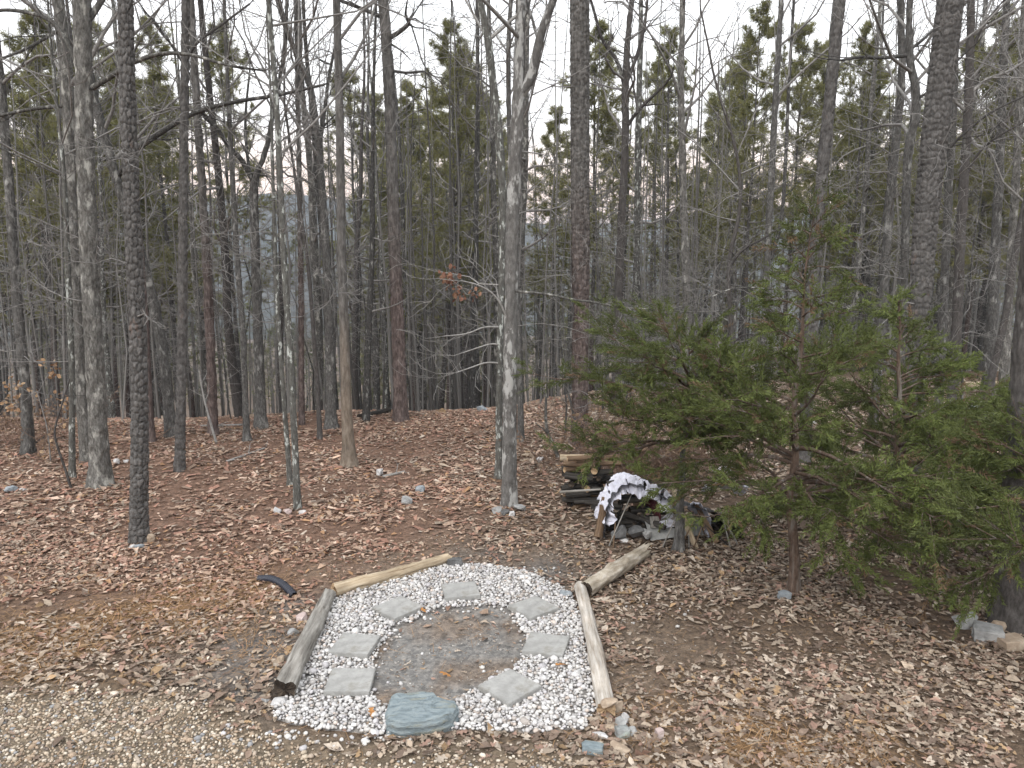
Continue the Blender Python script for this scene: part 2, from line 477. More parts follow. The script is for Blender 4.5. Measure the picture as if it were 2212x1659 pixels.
def inside(P, poly):
    x, y = P[:, 0], P[:, 1]
    r = np.zeros(len(P), bool); n = len(poly)
    for i in range(n):
        x1, y1 = poly[i]; x2, y2 = poly[(i + 1) % n]
        c = ((y1 > y) != (y2 > y)) & (x < (x2 - x1) * (y - y1) / (y2 - y1 + 1e-12) + x1)
        r ^= c
    return r

def poly_dist(P, poly):        # distance to outline
    d = np.full(len(P), 1e9); n = len(poly)
    for i in range(n):
        a, b = poly[i], poly[(i + 1) % n]
        ab = b - a; t = np.clip(((P - a) @ ab) / (ab @ ab + 1e-12), 0, 1)
        d = np.minimum(d, np.linalg.norm(P - (a + t[:, None] * ab), axis=1))
    return d

RING = hull_poly([(585, 1552), (600, 1500), (655, 1395), (712, 1290), (800, 1268), (900, 1240), (975, 1222), (1050, 1222), (1140, 1238), (1215, 1272),
                  (1245, 1300), (1262, 1370), (1280, 1460), (1288, 1540), (1262, 1582), (1150, 1588), (1000, 1582), (900, 1588), (820, 1592), (700, 1580), (620, 1566)])
PIT = hull_poly([(847, 1358), (922, 1332), (945, 1316), (1060, 1312), (1095, 1316), (1118, 1350), (1140, 1385), (1132, 1424), (1102, 1448), (1034, 1487), (990, 1512), (978, 1545), (880, 1550), (822, 1530), (806, 1508), (808, 1444), (821, 1395), (842, 1385)])
DRIVE = hull_poly([(-500, 1468), (0, 1470), (120, 1478), (300, 1482), (430, 1487), (520, 1530), (580, 1570), (700, 1592), (830, 1608), (1000, 1600), (1240, 1598), (1270, 1630), (1260, 1700), (1240, 1900), (-900, 1900)])

def sg(P, pxy, rad):           # soft spot round a picture point
    c = ground_at(*pxy)[:2]
    return np.exp(-((P[:, 0] - c[0]) ** 2 + (P[:, 1] - c[1]) ** 2) / (rad * rad))

def bare_amount(P):
    """1 = bare trodden soil, 0 = full leaf cover"""
    b = np.zeros(len(P))
    for p, r, a in (((1000, 1205), 0.75, 1.0), ((850, 1215), 0.55, 0.9), ((1150, 1215), 0.8, 1.0), ((1210, 1240), 0.6, 0.9), ((700, 1235), 0.5, 0.6),
                    ((1350, 1330), 0.45, 0.75), ((1420, 1380), 0.6, 0.85), ((1370, 1470), 0.5, 0.8), ((1500, 1400), 0.5, 0.5), ((560, 1390), 0.6, 1.0), ((500, 1460), 0.5, 1.0),
                    ((600, 1330), 0.4, 0.8), ((1060, 1165), 0.8, 0.6), ((1330, 1600), 0.4, 0.6), ((1200, 1160), 0.7, 0.6), ((1690, 1430), 0.5, 0.35), ((1820, 1440), 0.5, 0.35)):
        b = np.maximum(b, a * sg(P, p, r))
    n = fbm(P[:, 0] * 1.7, P[:, 1] * 1.7, seed=21)
    return np.clip(b + (n - 0.5) * 0.7 * (b > 0.05), 0, 1)

def straw_amount(P):
    b = np.zeros(len(P))
    for p, r, a in (((330, 1340), 1.2, 1.0), ((420, 1400), 0.7, 1.0), ((150, 1400), 1.2, 0.8), ((520, 1290), 0.6, 0.7), ((330, 1450), 0.7, 0.8), ((1560, 1600), 0.6, 0.9), ((1500, 1560), 0.5, 0.7), ((1700, 1620), 0.5, 0.7), ((1900, 1640), 0.5, 0.6)):
        b = np.maximum(b, a * sg(P, p, r))
    n = fbm(P[:, 0] * 1.3 + 7, P[:, 1] * 1.3, seed=33)
    return np.clip(b * smooth(0.40, 0.66, n) * 1.1, 0, 1)

def ground_color(P):
    n = len(P)
    pink = smooth(1.5, -2.5, P[:, 0] - 0.10 * (P[:, 1] - 8)) * smooth(7.0, 9.5, P[:, 1])
    c = np.array([0.145, 0.107, 0.08]) * (1 - pink[:, None]) + np.array([0.195, 0.126, 0.095]) * pink[:, None]
    c = np.repeat(c, 1, axis=0)
    bare = bare_amount(P)[:, None]
    c = c * (1 - bare) + np.array([0.20, 0.155, 0.12]) * bare
    st = straw_amount(P)[:, None]
    c = c * (1 - 0.7 * st) + np.array([0.235, 0.15, 0.085]) * 0.7 * st
    grey = np.zeros(n)
    for p, r, a in (((565, 1400), 0.55, 1.0), ((510, 1480), 0.6, 1.0), ((615, 1310), 0.35, 0.8), ((1050, 1205), 0.4, 0.8), ((1180, 1235), 0.5, 0.8)):
        grey = np.maximum(grey, a * sg(P, p, r))
    grey = (grey * smooth(0.15, 0.45, fbm(P[:, 0] * 2.3, P[:, 1] * 2.3, seed=41)))[:, None]
    c = c * (1 - grey) + np.array([0.165, 0.158, 0.155]) * grey
    near = np.hypot(P[:, 0] + 0.6, P[:, 1] - 7.2) < 4
    pit = np.zeros(n)
    if near.any():
        q = P[near]
        d = poly_dist(q, PIT); ins = inside(q, PIT)
        pit[near] = np.where(ins, 1, smooth(0.25, 0, d))
    pn = fbm(P[:, 0] * 2.2, P[:, 1] * 2.2 + 3, seed=51)[:, None]
    pc = np.array([0.25, 0.243, 0.235]) * (1 - smooth(0.48, 0.66, pn)) + np.array([0.225, 0.185, 0.155]) * smooth(0.48, 0.66, pn)
    c = c * (1 - pit[:, None]) + pc * pit[:, None]
    dr = smooth(0.15, -0.15, np.where(inside(P, DRIVE), -1, 1) * poly_dist(P, DRIVE))[:, None]
    c = c * (1 - dr) + np.array([0.20, 0.16, 0.12]) * dr
    far = smooth(20, 60, np.hypot(P[:, 0], P[:, 1]))[:, None]
    c = c * (1 - far) + np.array([0.15, 0.115, 0.09]) * far
    return c * (0.85 + 0.3 * fbm(P[:, 0] * 0.8, P[:, 1] * 0.8, seed=61))[:, None]

def polar_sheet(r0, r1, nr, dense, sparse, hfun):
    th = np.concatenate([np.linspace(-50, 50, dense, endpoint=False), np.linspace(50, 310, sparse, endpoint=False)])
    th = np.radians(th)
    r = np.geomspace(r0, r1, nr)
    RR, TT = np.meshgrid(r, th, indexing='ij')
    X, Y = RR * np.sin(TT), RR * np.cos(TT)
    Z = hfun(X, Y, RR, TT)
    k = len(th)
    idx = np.arange(nr * k).reshape(nr, k)
    a = idx[:-1]; b = np.roll(a, -1, 1); d = idx[1:]; c = np.roll(d, -1, 1)
    V = np.stack([X, Y, Z], -1).reshape(-1, 3)
    return V, np.stack([a, d, c, b], -1).reshape(-1, 4), k

def hill_height(X, Y, R, T):
    z = terrain(X, Y)
    deg = np.degrees(T)
    k = smooth(520, 1000, R) * (1 - 0.45 * smooth(1250, 1900, R))
    prof = 0.55 + 0.45 * fbm(deg * 0.055 + 3.1, 0 * deg, seed=71) + 0.35 * np.exp(-((deg + 17) / 12.0) ** 2) + 0.08 * np.exp(-((deg - 20) / 10.0) ** 2)
    k2 = 0 * R
    low = 26 * fbm(deg * 0.12, R * 0.004, seed=77)
    return z + 33 * smooth(430, 900, R) + k * prof * 78 + k2 * low

V, Fq, kseg = polar_sheet(1.2, 400, 200, 300, 40, lambda X, Y, R, T: terrain(X, Y))
nv = len(V)
tri = np.stack([np.full(kseg, nv), np.arange(kseg), np.roll(np.arange(kseg), -1)], -1)
V = np.concatenate([V, [[0, 0, float(terrain(0, 0))]]])
ground = tag(obj('ground', mesh_np('ground', V, [Fq, tri], True, ground_color(V[:, :2])), M['ground']), kind='structure')
V, Fq, kseg = polar_sheet(400, 2400, 60, 240, 50, hill_height)
V[:kseg, 2] = terrain(V[:kseg, 0], V[:kseg, 1])
hills = tag(obj('hills', mesh_np('hills', V, [Fq], True), M['hills']), kind='structure')

# ------------------------------------------------------------------ branching
def grow(rg, p, d, L, r, lev, maxlev, out, nc=(5, 4, 3), up=0.10, wob=0.22, tips=None, rmin=0.0035, spread=(0.6, 1.05)):
    n = 5 if lev < maxlev else 4
    pts = [np.array(p, float)]
    d = np.array(d, float); d /= np.linalg.norm(d)
    dirs = [d]
    for i in range(n - 1):
        d = d + rg.normal(0, wob, 3) + np.array([0, 0, up])
        d /= np.linalg.norm(d)
        pts.append(pts[-1] + d * L / (n - 1)); dirs.append(d)
    pts = np.array(pts)
    rad = np.maximum(np.linspace(r, r * 0.3, n), rmin)
    sides = 7 if r > 0.06 else (5 if r > 0.02 else (4 if r > 0.011 else 3))
    out.append((pts, rad, sides))
    if lev >= maxlev:
        if tips is not None: tips.append((pts, d))
        return
    m = nc[min(lev, len(nc) - 1)]
    for k in range(m):
        t = rg.uniform(0.25, 1.0) if k else 0.97
        i = min(int(t * (n - 1)), n - 2); u = t * (n - 1) - i
        q = pts[i] * (1 - u) + pts[i + 1] * u
        dd = dirs[min(i + 1, n - 1)]
        ax = np.cross(dd, rg.normal(size=3)); ax /= np.linalg.norm(ax) + 1e-9
        ang = rg.uniform(*spread) * (0.5 if k == 0 else 1)
        nd = dd * math.cos(ang) + ax * math.sin(ang)
        grow(rg, q, nd, L * rg.uniform(0.42, 0.68) * (1.1 - 0.4 * t), max(rad[i] * 0.6, rmin), lev + 1, maxlev, out, nc, up, wob, tips, rmin, spread)

def needle_tuft(rg, n, length, width):
    V, Fc = [], []
    for i in range(n):
        d = rg.normal(size=3) * np.array([0.75, 0.6, 0.75]) + np.array([0, 0.55, 0.0]); d /= np.linalg.norm(d)
        s = np.cross(d, rg.normal(size=3)); s /= np.linalg.norm(s)
        L = length * rg.uniform(0.7, 1.15); b = len(V)
        o = np.array([0, rg.uniform(-0.3, 0.3) * length, 0])
        V += [o - s * width * 0.5, o + s * width * 0.5, o + d * L]
        Fc.append([b, b + 1, b + 2])
    return np.array(V), [np.array(Fc)]

def pine_crown(rg, zlo, ztop, rad_lo, trunk_xy, nprim, tuft_n, blade, tw, out, dens=1.0):
    """adds branches to out; returns (V, faces, colours) of the needles"""
    tips = []
    for i in range(nprim):
        t = (i + rg.uniform(0, 1)) / nprim
        z = zlo + (ztop - zlo) * t ** 0.9
        L = (rad_lo * (1 - t) ** 0.7 + 0.35) * rg.uniform(0.6, 1.15)
        a = rg.uniform(0, 2 * PI); e = rg.uniform(-0.05, 0.35) + 0.5 * t
        d = (math.cos(a) * math.cos(e), math.sin(a) * math.cos(e), math.sin(e))
        q = np.array([*trunk_xy(z), z])
        grow(rg, q, d, L, 0.012 + 0.012 * L, 0, 1, out, (5,), 0.06, 0.2, tips, 0.006)
    P, D = [], []
    for pts, d in tips:
        for k in range(max(1, int(round(2.6 * dens)))):
            u = rg.uniform(0.25, 1.0) * (len(pts) - 1); i = min(int(u), len(pts) - 2)
            P.append(pts[i] + (pts[i + 1] - pts[i]) * (u - i) + rg.normal(0, 0.06, 3)); D.append(d + np.array([0, 0, 0.3]))
    P, D = np.array(P), np.array(D)
    T = [needle_tuft(rg, tuft_n, blade, tw) for _ in range(5)]
    R = basis_from(D, rg) * rg.uniform(0.75, 1.3, len(P))[:, None, None]
    g = rg.uniform(0, 1, (len(P), 1))
    c = np.array([0.165, 0.168, 0.070]) * (1 - g) + np.array([0.285, 0.272, 0.120]) * g
    return scatter(T, rg.integers(0, 5, len(P)), R, P, c)

# ------------------------------------------------------------------ trunks with real bark relief
def resample(pts, rad, hs):
    z = pts[:, 2]
    return np.stack([np.interp(hs, z, pts[:, 0]), np.interp(hs, z, pts[:, 1]), hs], -1), np.interp(hs, z, rad)

def smooth_poly(pts, n=3):     # Chaikin
    P = np.array(pts, float)
    for _ in range(n):
        Q = np.empty((2 * len(P), P.shape[1]))
        Q[0::2] = np.vstack([P[:1], 0.75 * P[:-1] + 0.25 * P[1:]])
        Q[1::2] = np.vstack([0.75 * P[:-1] + 0.25 * P[1:], P[-1:]])
        Q = np.vstack([P[:1], np.stack([0.75 * P[:-1] + 0.25 * P[1:], 0.25 * P[:-1] + 0.75 * P[1:]], 1).reshape(-1, P.shape[1]), P[-1:]])
        P = Q
    return P

def trunk_mesh(name, pts, rad, sp, kind, seed, flare=0.45, detail_top=9.0):
    """pts relative to the base (z up); returns mesh"""
    ztop = pts[-1, 2]
    h1 = np.arange(-0.3, min(detail_top, ztop), sp * 1.25)
    h2 = np.arange(h1[-1] + 0.3, ztop, 0.3) if ztop > detail_top else np.array([ztop])
    hs = np.concatenate([h1, h2])
    C, R = resample(pts, rad, hs)
    r0 = float(np.median(R[:max(3, len(h1) // 2)]))
    k = int(np.clip(2 * PI * r0 / sp, 10, 130))
    th = np.arange(k) * 2 * PI / k
    TH, HH = np.meshgrid(th, hs, indexing='xy')
    rr = R[:, None] * np.ones_like(TH)
    ph = seed * 1.7
    lobes = 1 + 0.30 * np.cos(4 * TH + ph) + 0.25 * np.cos(3 * TH - 2 * ph)
    hz = np.maximum(HH, -0.3)
    rr = rr * (1 + 1.5 * flare * np.exp(-np.maximum(hz + 0.1, 0) / (1.3 * r0 + 0.09)) * lobes)
    rr = rr * (1 + 0.05 * (fbm(np.cos(TH) * 1.2 + 5, np.sin(TH) * 1.2 + ph, HH * 0.9, seed, 2) - 0.5) * 2)
    cx, cy = np.cos(TH) * r0, np.sin(TH) * r0
    tone = fbm(cx * 9, cy * 9, HH * 2.5, seed + 3, 3)
    if kind == 'plate':
        su, sv = 0.070, 0.100
        nu = max(6, int(round(2 * PI * r0 / su)))
        u, v = TH / (2 * PI) * nu, HH / sv
        iu, iv = np.floor(u), np.floor(v)
        f1 = np.full(u.shape, 9.0); f2 = np.full(u.shape, 9.0); cell = np.zeros(u.shape)
        for du in (-1, 0, 1):
            for dv in (-1, 0, 1):
                a, b = iu + du, iv + dv
                am = np.mod(a, nu)
                jx, jy = _hash(am, b, 1, seed), _hash(am, b, 2, seed)
                d = np.hypot(a + 0.1 + 0.8 * jx - u, b + 0.1 + 0.8 * jy - v)
                rv = _hash(am, b, 3, seed)
                closer = d < f1
                f2 = np.where(closer, f1, np.minimum(f2, d))
                cell = np.where(closer, rv, cell)
                f1 = np.where(closer, d, f1)
        crack = smooth(0.02, 0.24, f2 - f1)
        disp = 0.024 * crack + 0.012 * cell + 0.006 * (fbm(cx * 60, cy * 60, HH * 40, seed + 9, 2) - 0.5)
        rr = rr - 0.024 + disp
        tone = 0.25 * tone + 0.75 * cell
    elif kind == 'furrow':
        n = fbm(cx * 24, cy * 24, HH * 3.6, seed + 5, 3)
        n2 = vn(cx * 55, cy * 55, HH * 9, seed + 6)
        ridge = 1 - np.abs(2 * n - 1) * 2.2
        disp = 0.024 * np.clip(ridge, 0, 1) + 0.010 * n2
        rr = rr - 0.018 + disp * min(1.7, r0 / 0.1)
        tone = 0.5 * tone + 0.5 * n2
    else:
        rr = rr + 0.005 * (fbm(cx * 40, cy * 40, HH * 12, seed + 5, 3) - 0.5)
    X = C[:, 0:1] + rr * np.cos(TH); Y = C[:, 1:2] + rr * np.sin(TH)
    V = np.stack([X, Y, HH], -1).reshape(-1, 3)
    m = len(hs)
    idx = np.arange(m * k).reshape(m, k)
    a = idx[:-1]; b = np.roll(a, -1, 1); d = idx[1:]; c = np.roll(d, -1, 1)
    Fq = np.stack([a, b, c, d], -1).reshape(-1, 4)
    top = idx[-1][None, :]
    return mesh_np(name, V, [Fq, top], True, None, tone.ravel())

def leaf_bits(rg, centres, n, size, cols, spreadr):
    """n dry leaves hanging round each centre"""
    P = np.repeat(np.array(centres), n, 0) + rg.normal(0, spreadr, (len(centres) * n, 3))
    t = (np.array([[0, 0, 0], [0.32, 0.35, 0.1], [0, 1, 0.15], [-0.32, 0.4, 0.1], [0.3, 0.75, 0.0], [-0.28, 0.8, 0.02]]), [np.array([[0, 1, 4, 2], [0, 2, 5, 3]])])
    R = basis_from(rg.normal(size=P.shape) + np.array([0, 0, -0.6]), rg) * (size * rg.uniform(0.7, 1.3, len(P)))[:, None, None]
    c = np.array(cols)[rg.integers(0, len(cols), len(P))]
    return scatter([t], np.zeros(len(P), int), R, P, c)

def near_tree(name, label, cat, base, path, w, mat, kind, total=15.0, Y=None, limbs=(), twigs=(0, 2, 6), crown='bare', seed=0, flare=0.45, group=None, twig_mat='twig', leaves=None, sp=None, droop=0.05):
    """base / path in picture units, w = picture widths along [base]+path"""
    rg = np.random.default_rng(1000 + seed)
    b = ground_at(*base) if Y is None else at_y(base[0], base[1], Y)
    if Y is None and b[1] > 22: Y = 18.8; b = at_y(base[0], base[1], Y)
    if Y is not None: b[2] = float(terrain(b[0], b[1]))
    Yb = b[1]
    world_pts = [b] + [at_y(x, y, Yb) for x, y in path]
    rads = [0.5 * 0.9 * px(wi, p) for wi, p in zip(w, world_pts)]
    pts = np.array(world_pts) - b
    arr = smooth_poly(np.column_stack([pts, rads]), 2)
    keep = np.concatenate([[True], np.diff(np.maximum.accumulate(arr[:, 2])) > 1e-4]); arr = arr[keep]
    d = arr[-1, :3] - arr[max(0, len(arr) - 6), :3]; d /= np.linalg.norm(d); d[:2] *= 0.5
    top = arr[-1]
    if top[2] < total:
        for s_ in (0.34, 0.67, 1.0):
            q = top[:3] + d * (total - top[2]) * s_ + np.append(rg.normal(0, 0.15 * s_, 2), 0); q[2] = top[2] + (total - top[2]) * s_
            arr = np.vstack([arr, [*q, top[3] * (1 - 0.75 * s_)]])
    start = np.array([[arr[0, 0] - 0.0, arr[0, 1], -0.5, arr[0, 3]]])
    arr = np.vstack([start, arr])
    spc = sp if sp else (0.0125 if Yb < 11 and kind == 'plate' else 0.019 if Yb < 11 else (0.028 if Yb < 16 else 0.055))
    root = empty(name, b)
    tag(root, label, cat, group)
    obj('trunk', trunk_mesh('trunk', arr[:, :3], arr[:, 3], spc, kind, seed + 1, flare, H + 0.32 * Yb + 0.4 - b[2]), M[mat], root)
    txy = lambda z: (np.interp(z, arr[:, 2], arr[:, 0]), np.interp(z, arr[:, 2], arr[:, 1]))
    tr = lambda z: float(np.interp(z, arr[:, 2], arr[:, 3]))
    for lm in limbs:
        pl, (w0, w1) = lm[0], lm[1]
        dy = lm[2] if len(lm) > 2 else -0.4
        lmat = lm[3] if len(lm) > 3 else mat
        P = []
        for i, (x, y) in enumerate(pl):
            P.append(at_y(x, y, Yb + dy * i / max(1, len(pl) - 1)) - b)
        P = smooth_poly(np.array(P), 2)
        R = np.linspace(0.5 * px(w0, P[0] + b), 0.5 * px(w1, P[-1] + b), len(P))
        polys = [(P, R, 7)]
        for k in range(int(3 + 5 * rg.random())):
            i = rg.integers(len(P) // 4, len(P) - 1)
            dd = P[min(i + 1, len(P) - 1)] - P[i - 1]; dd /= np.linalg.norm(dd)
            nd = dd + rg.normal(0, 0.7, 3)
            grow(rg, P[i], nd, rg.uniform(0.4, 1.1), max(R[i] * 0.45, 0.005), 1, 2, polys, (3, 3), 0.08, 0.25)
        grow(rg, P[-1], P[-1] - P[-3], 0.7, R[-1] * 0.8, 1, 2, polys, (3, 3), 0.08, 0.25)
        V, Fc = tubes(polys)
        obj('limb', mesh_np('limb', V, Fc, True), M[lmat], root)
    polys = []
    nt_, z0, z1 = twigs
    for k in range(nt_):
        z = rg.uniform(z0, z1); a = rg.uniform(0, 2 * PI)
        q = np.array([*txy(z), z]); e = rg.uniform(-0.1, 0.5)
        grow(rg, q + 0.7 * tr(z) * np.array([math.cos(a), math.sin(a), 0]), (math.cos(a), math.sin(a), e), rg.uniform(0.5, 1.7), 0.007 + 0.006 * rg.random(), 0, 2, polys, (4, 3), droop, 0.28)
    needles = None
    if crown == 'bare':
        zc = max(5.0, arr[:, 2].max() * 0.42)
        for k in range(11):
            z = zc + (arr[-1, 2] - zc) * (k + rg.random()) / 13
            a = rg.uniform(0, 2 * PI)
            grow(rg, np.array([*txy(z), z]), (math.cos(a), math.sin(a), 0.8), rg.uniform(1.6, 3.6) * (1.15 - 0.5 * k / 13), tr(z) * 0.5, 0, 2, polys, (4, 3), 0.10, 0.22)
    elif crown == 'pine':
        zc = arr[-1, 2] * 0.62
        needles = pine_crown(rg, zc, arr[-1, 2], 2.2, txy, 26, 12, 0.17, 0.014, polys, 0.8)
    if polys:
        V, Fc = tubes(polys)
        obj('branches', mesh_np('branches', V, Fc, True), M[twig_mat], root)['kind'] = 'stuff'
    if needles is not None:
        V, Fc, c = needles
        obj('needle_crown', mesh_np('needle_crown', V, Fc, False, c), M['needle'], root)['kind'] = 'stuff'
    if leaves:
        cen = [at_y(x, y, Yb - 0.35) - b for x, y in leaves]
        V, Fc, c = leaf_bits(rg, cen, 9, 0.085, [(0.21, 0.11, 0.075), (0.25, 0.145, 0.095), (0.17, 0.085, 0.06)], 0.045)
        obj('dead_leaves', mesh_np('dead_leaves', V, Fc, False, c), M['leaf'], root)['kind'] = 'stuff'
    return root

NT = near_tree
NT('pine_tree', 'tall pine with thick plated grey bark standing alone at the left of the clearing', 'pine tree', (299, 1172), [(302, 900), (301, 780), (290, 560), (283, 420), (276, 200), (271, 0)], [40, 38, 37, 36, 35, 34, 33], 'pine', 'plate', 19, crown='pine', seed=1, twigs=(5, 3.0, 7), flare=0.22)
NT('oak_tree', 'stout pale grey oak with flared base in the double trunk group at the left', 'oak tree', (218, 1050), [(213, 950), (205, 780), (197, 640), (190, 500), (183, 300), (177, 0)], [42, 38, 38, 37, 36, 36, 36], 'oak', 'furrow', 17, seed=2, twigs=(8, 2.5, 6.5), flare=0.5,
   limbs=[([(200, 190), (260, 152), (290, 133), (350, 113), (417, 117), (493, 143), (567, 152)], (13, 4), -0.8),
          ([(180, 175), (150, 95), (110, 40), (50, 24), (0, 20), (-60, 40)], (11, 6), 0.5), ([(178, 60), (215, 10), (240, -40)], (16, 10), 0.3),
          ([(195, 590), (160, 600), (128, 590), (126, 620), (145, 660)], (3, 1.5), -0.3, 'oak'), ([(206, 580), (245, 595), (270, 602)], (3, 1.5), -0.3, 'oak')])
NT('oak_tree', 'slimmer grey oak leaning left just behind the stout pale oak', 'oak tree', (188, 995), [(176, 850), (165, 700), (152, 450), (147, 170), (125, 0)], [27, 26, 26, 26, 27, 26], 'oak', 'furrow', 16, seed=3, twigs=(6, 2.5, 7),
   limbs=[([(150, 228), (123, 230), (60, 236), (0, 250), (-60, 262)], (9, 6), -0.5), ([(135, 60), (107, 77), (60, 105), (0, 128)], (9, 5), -0.5), ([(152, 380), (128, 378), (60, 345), (0, 320)], (6, 3), -0.5)])
NT('birch_tree', 'thin lichen speckled tree beside the stout pale oak, on its left', 'tree', (156, 1032), [(155, 900), (157, 850), (152, 700), (146, 560), (140, 380), (120, 200)], [16, 14, 14, 14, 13, 10, 8], 'lichen', 'smooth', 9, seed=4, twigs=(8, 1.5, 6))
NT('oak_tree', 'dark grey trunk standing nearest the left edge of the clearing', 'oak tree', (60, 980), [(58, 880), (45, 740), (32, 600), (20, 400), (0, 150), (-20, 0)], [27, 24, 23, 22, 20, 18, 16], 'grey', 'furrow', 16, seed=5, twigs=(14, 1.2, 6.5))
NT('pine_tree', 'slim straight pine with brownish lower bark right of the plated pine', 'pine tree', (388, 1017), [(390, 900), (394, 700), (395, 500), (398, 250), (401, 0)], [25, 22, 21, 20, 19, 18], 'pine', 'plate', 18, crown='pine', seed=6, twigs=(5, 3, 7), flare=0.2,
   limbs=[([(403, 130), (425, 90), (470, 60), (540, 8)], (7, 4), -0.4)])
NT('pine_tree', 'slender reddish pine tilting slightly left beyond the slim straight pine', 'pine tree', (460, 938), [(458, 850), (453, 700), (442, 480), (425, 230), (412, 0)], [25, 22, 22, 20, 18, 16], 'pine_red', 'plate', 18, crown='pine', seed=7, twigs=(6, 3, 7), flare=0.3)
NT('oak_tree', 'grey oak leaning far to the left with a long bare limb reaching right', 'oak tree', (371, 942), [(358, 800), (335, 660), (290, 500), (262, 420), (235, 330), (205, 215), (190, 140)], [27, 24, 24, 23, 22, 21, 20, 16], 'grey', 'furrow', 13, seed=8, twigs=(5, 3, 8),
   limbs=[([(252, 385), (290, 325), (353, 283), (417, 243), (500, 220), (593, 207), (640, 197), (700, 183)], (13, 5), -1.0)])
NT('pine_tree', 'thin pine trunk peeping out right behind the base of the plated pine', 'pine tree', (328, 953), [(322, 850), (316, 700), (306, 560), (290, 350)], [16, 14, 13, 12, 10], 'pine_red', 'smooth', 13, crown='bare', seed=9, twigs=(4, 3, 8))
NT('oak_tree', 'thin grey tree with dark mossy foot beside the leaning dead stick', 'tree', (533, 952), [(530, 850), (524, 700), (512, 560), (500, 350), (488, 100), (484, 0)], [18, 15, 15, 15, 13, 10, 9], 'grey', 'furrow', 15, seed=10, twigs=(10, 2, 8))
NT('oak_tree', 'grey hardwood that splits into a wide V of limbs before the blue hills', 'oak tree', (564, 924), [(560, 800), (555, 640), (550, 500), (547, 385), (575, 330), (590, 240), (615, 120), (620, 0)], [27, 23, 22, 21, 18, 12, 10, 8, 7], 'grey', 'furrow', 14, seed=11, twigs=(10, 3, 9),
   limbs=[([(547, 390), (520, 340), (493, 317), (470, 275), (433, 247), (415, 170), (380, 110), (330, 40)], (13, 4), -0.8), ([(550, 420), (535, 350), (528, 260), (540, 150)], (9, 4), 0.5)])
NT('birch_tree', 'thin lichen spotted tree with stones at its foot in mid clearing', 'tree', (643, 1100), [(638, 980), (633, 880), (627, 750), (612, 560), (602, 300), (592, 150), (580, 0)], [19, 16, 16, 16, 15, 14, 13, 12], 'lichen', 'smooth', 12, seed=12, twigs=(9, 2.5, 7), flare=0.3)
NT('birch_tree', 'second thin trunk close behind the lichen spotted tree, on its left', 'tree', (627, 1048), [(620, 950), (608, 800), (596, 600), (590, 400)], [14, 12, 11, 10, 8], 'lichen', 'smooth', 9, seed=13, twigs=(6, 2.5, 6))
NT('pine_tree', 'narrow reddish pine just right of the lichen spotted tree', 'pine tree', (652, 917), [(651, 800), (650, 600), (647, 400), (643, 200), (640, 0)], [15, 14, 13, 12, 11, 10], 'pine_red', 'plate', 16, crown='pine', seed=14, twigs=(5, 3, 8), flare=0.2)
NT('oak_tree', 'very thin bent trunk rising between the narrow reddish pine and tan based tree', 'tree', (691, 948), [(687, 850), (676, 700), (665, 560), (640, 400)], [13, 11, 10, 9, 7], 'dark', 'smooth', 10, seed=15, twigs=(10, 2, 7))
NT('oak_tree', 'grey hardwood whose top bends left, left neighbour of the tan based tree', 'oak tree', (716, 925), [(714, 800), (710, 640), (700, 460), (690, 330), (672, 185), (650, 140), (620, 67), (600, 0)], [27, 22, 20, 17, 16, 15, 14, 13, 12], 'grey', 'furrow', 14, seed=16, twigs=(8, 3, 9),
   limbs=[([(690, 320), (700, 250), (712, 150), (735, 60)], (10, 5), 0.4)])
NT('oak_tree', 'straight tree with pale tan flared base in the middle of the clearing', 'tree', (756, 1006), [(748, 880), (743, 700), (737, 540), (735, 300), (731, 150), (727, 0)], [32, 25, 23, 22, 20, 19, 18], 'tan', 'smooth', 16, seed=17, twigs=(4, 3, 8), flare=0.45)
NT('pine_tree', 'thick straight pine with red brown foot at the back edge of the clearing', 'pine tree', (866, 907), [(863, 800), (857, 650), (851, 500), (845, 300), (838, 130), (828, 0)], [34, 31, 30, 29, 27, 26, 25], 'pine_red', 'plate', 18, crown='none', seed=18, twigs=(6, 4, 10), flare=0.3,
   limbs=[([(842, 82), (865, 68), (885, 50), (880, 42)], (11, 8), -0.4), ([(888, 52), (900, 90), (915, 145), (945, 172)], (4, 2), -0.3), ([(848, 153), (880, 158), (917, 153), (925, 160)], (7, 3), -0.3), ([(820, 35), (790, 22), (740, 3), (700, -12)], (10, 6), 0.3), ([(846, 96), (866, 108), (883, 125)], (5, 2), -0.2)])
NT('oak_tree', 'near grey tree blotched with pale bark patches at the centre, forked high up', 'oak tree', (1100, 1092), [(1100, 960), (1102, 820), (1104, 680), (1106, 520), (1110, 380), (1118, 250), (1121, 180), (1124, 60), (1126, 0)], [37, 33, 32, 31, 31, 31, 30, 25, 21, 20], 'patchy', 'furrow', 15, seed=19, twigs=(4, 2.5, 6), flare=0.28,
   limbs=[([(1122, 205), (1145, 178), (1158, 120), (1172, 60), (1190, 15), (1210, -40)], (24, 15), -0.2), ([(1165, 100), (1150, 40), (1130, -20)], (7, 5), 0.3),
          ([(1108, 625), (1119, 630), (1180, 634), (1237, 648), (1290, 653), (1337, 665), (1410, 668), (1490, 674)], (7, 3), -0.7, 'oak'),
          ([(1100, 700), (1075, 640), (1035, 615), (995, 606)], (5, 2), -0.4, 'twig_pale')], leaves=[(963, 598), (968, 608), (985, 622), (992, 634), (1030, 634), (975, 590)])
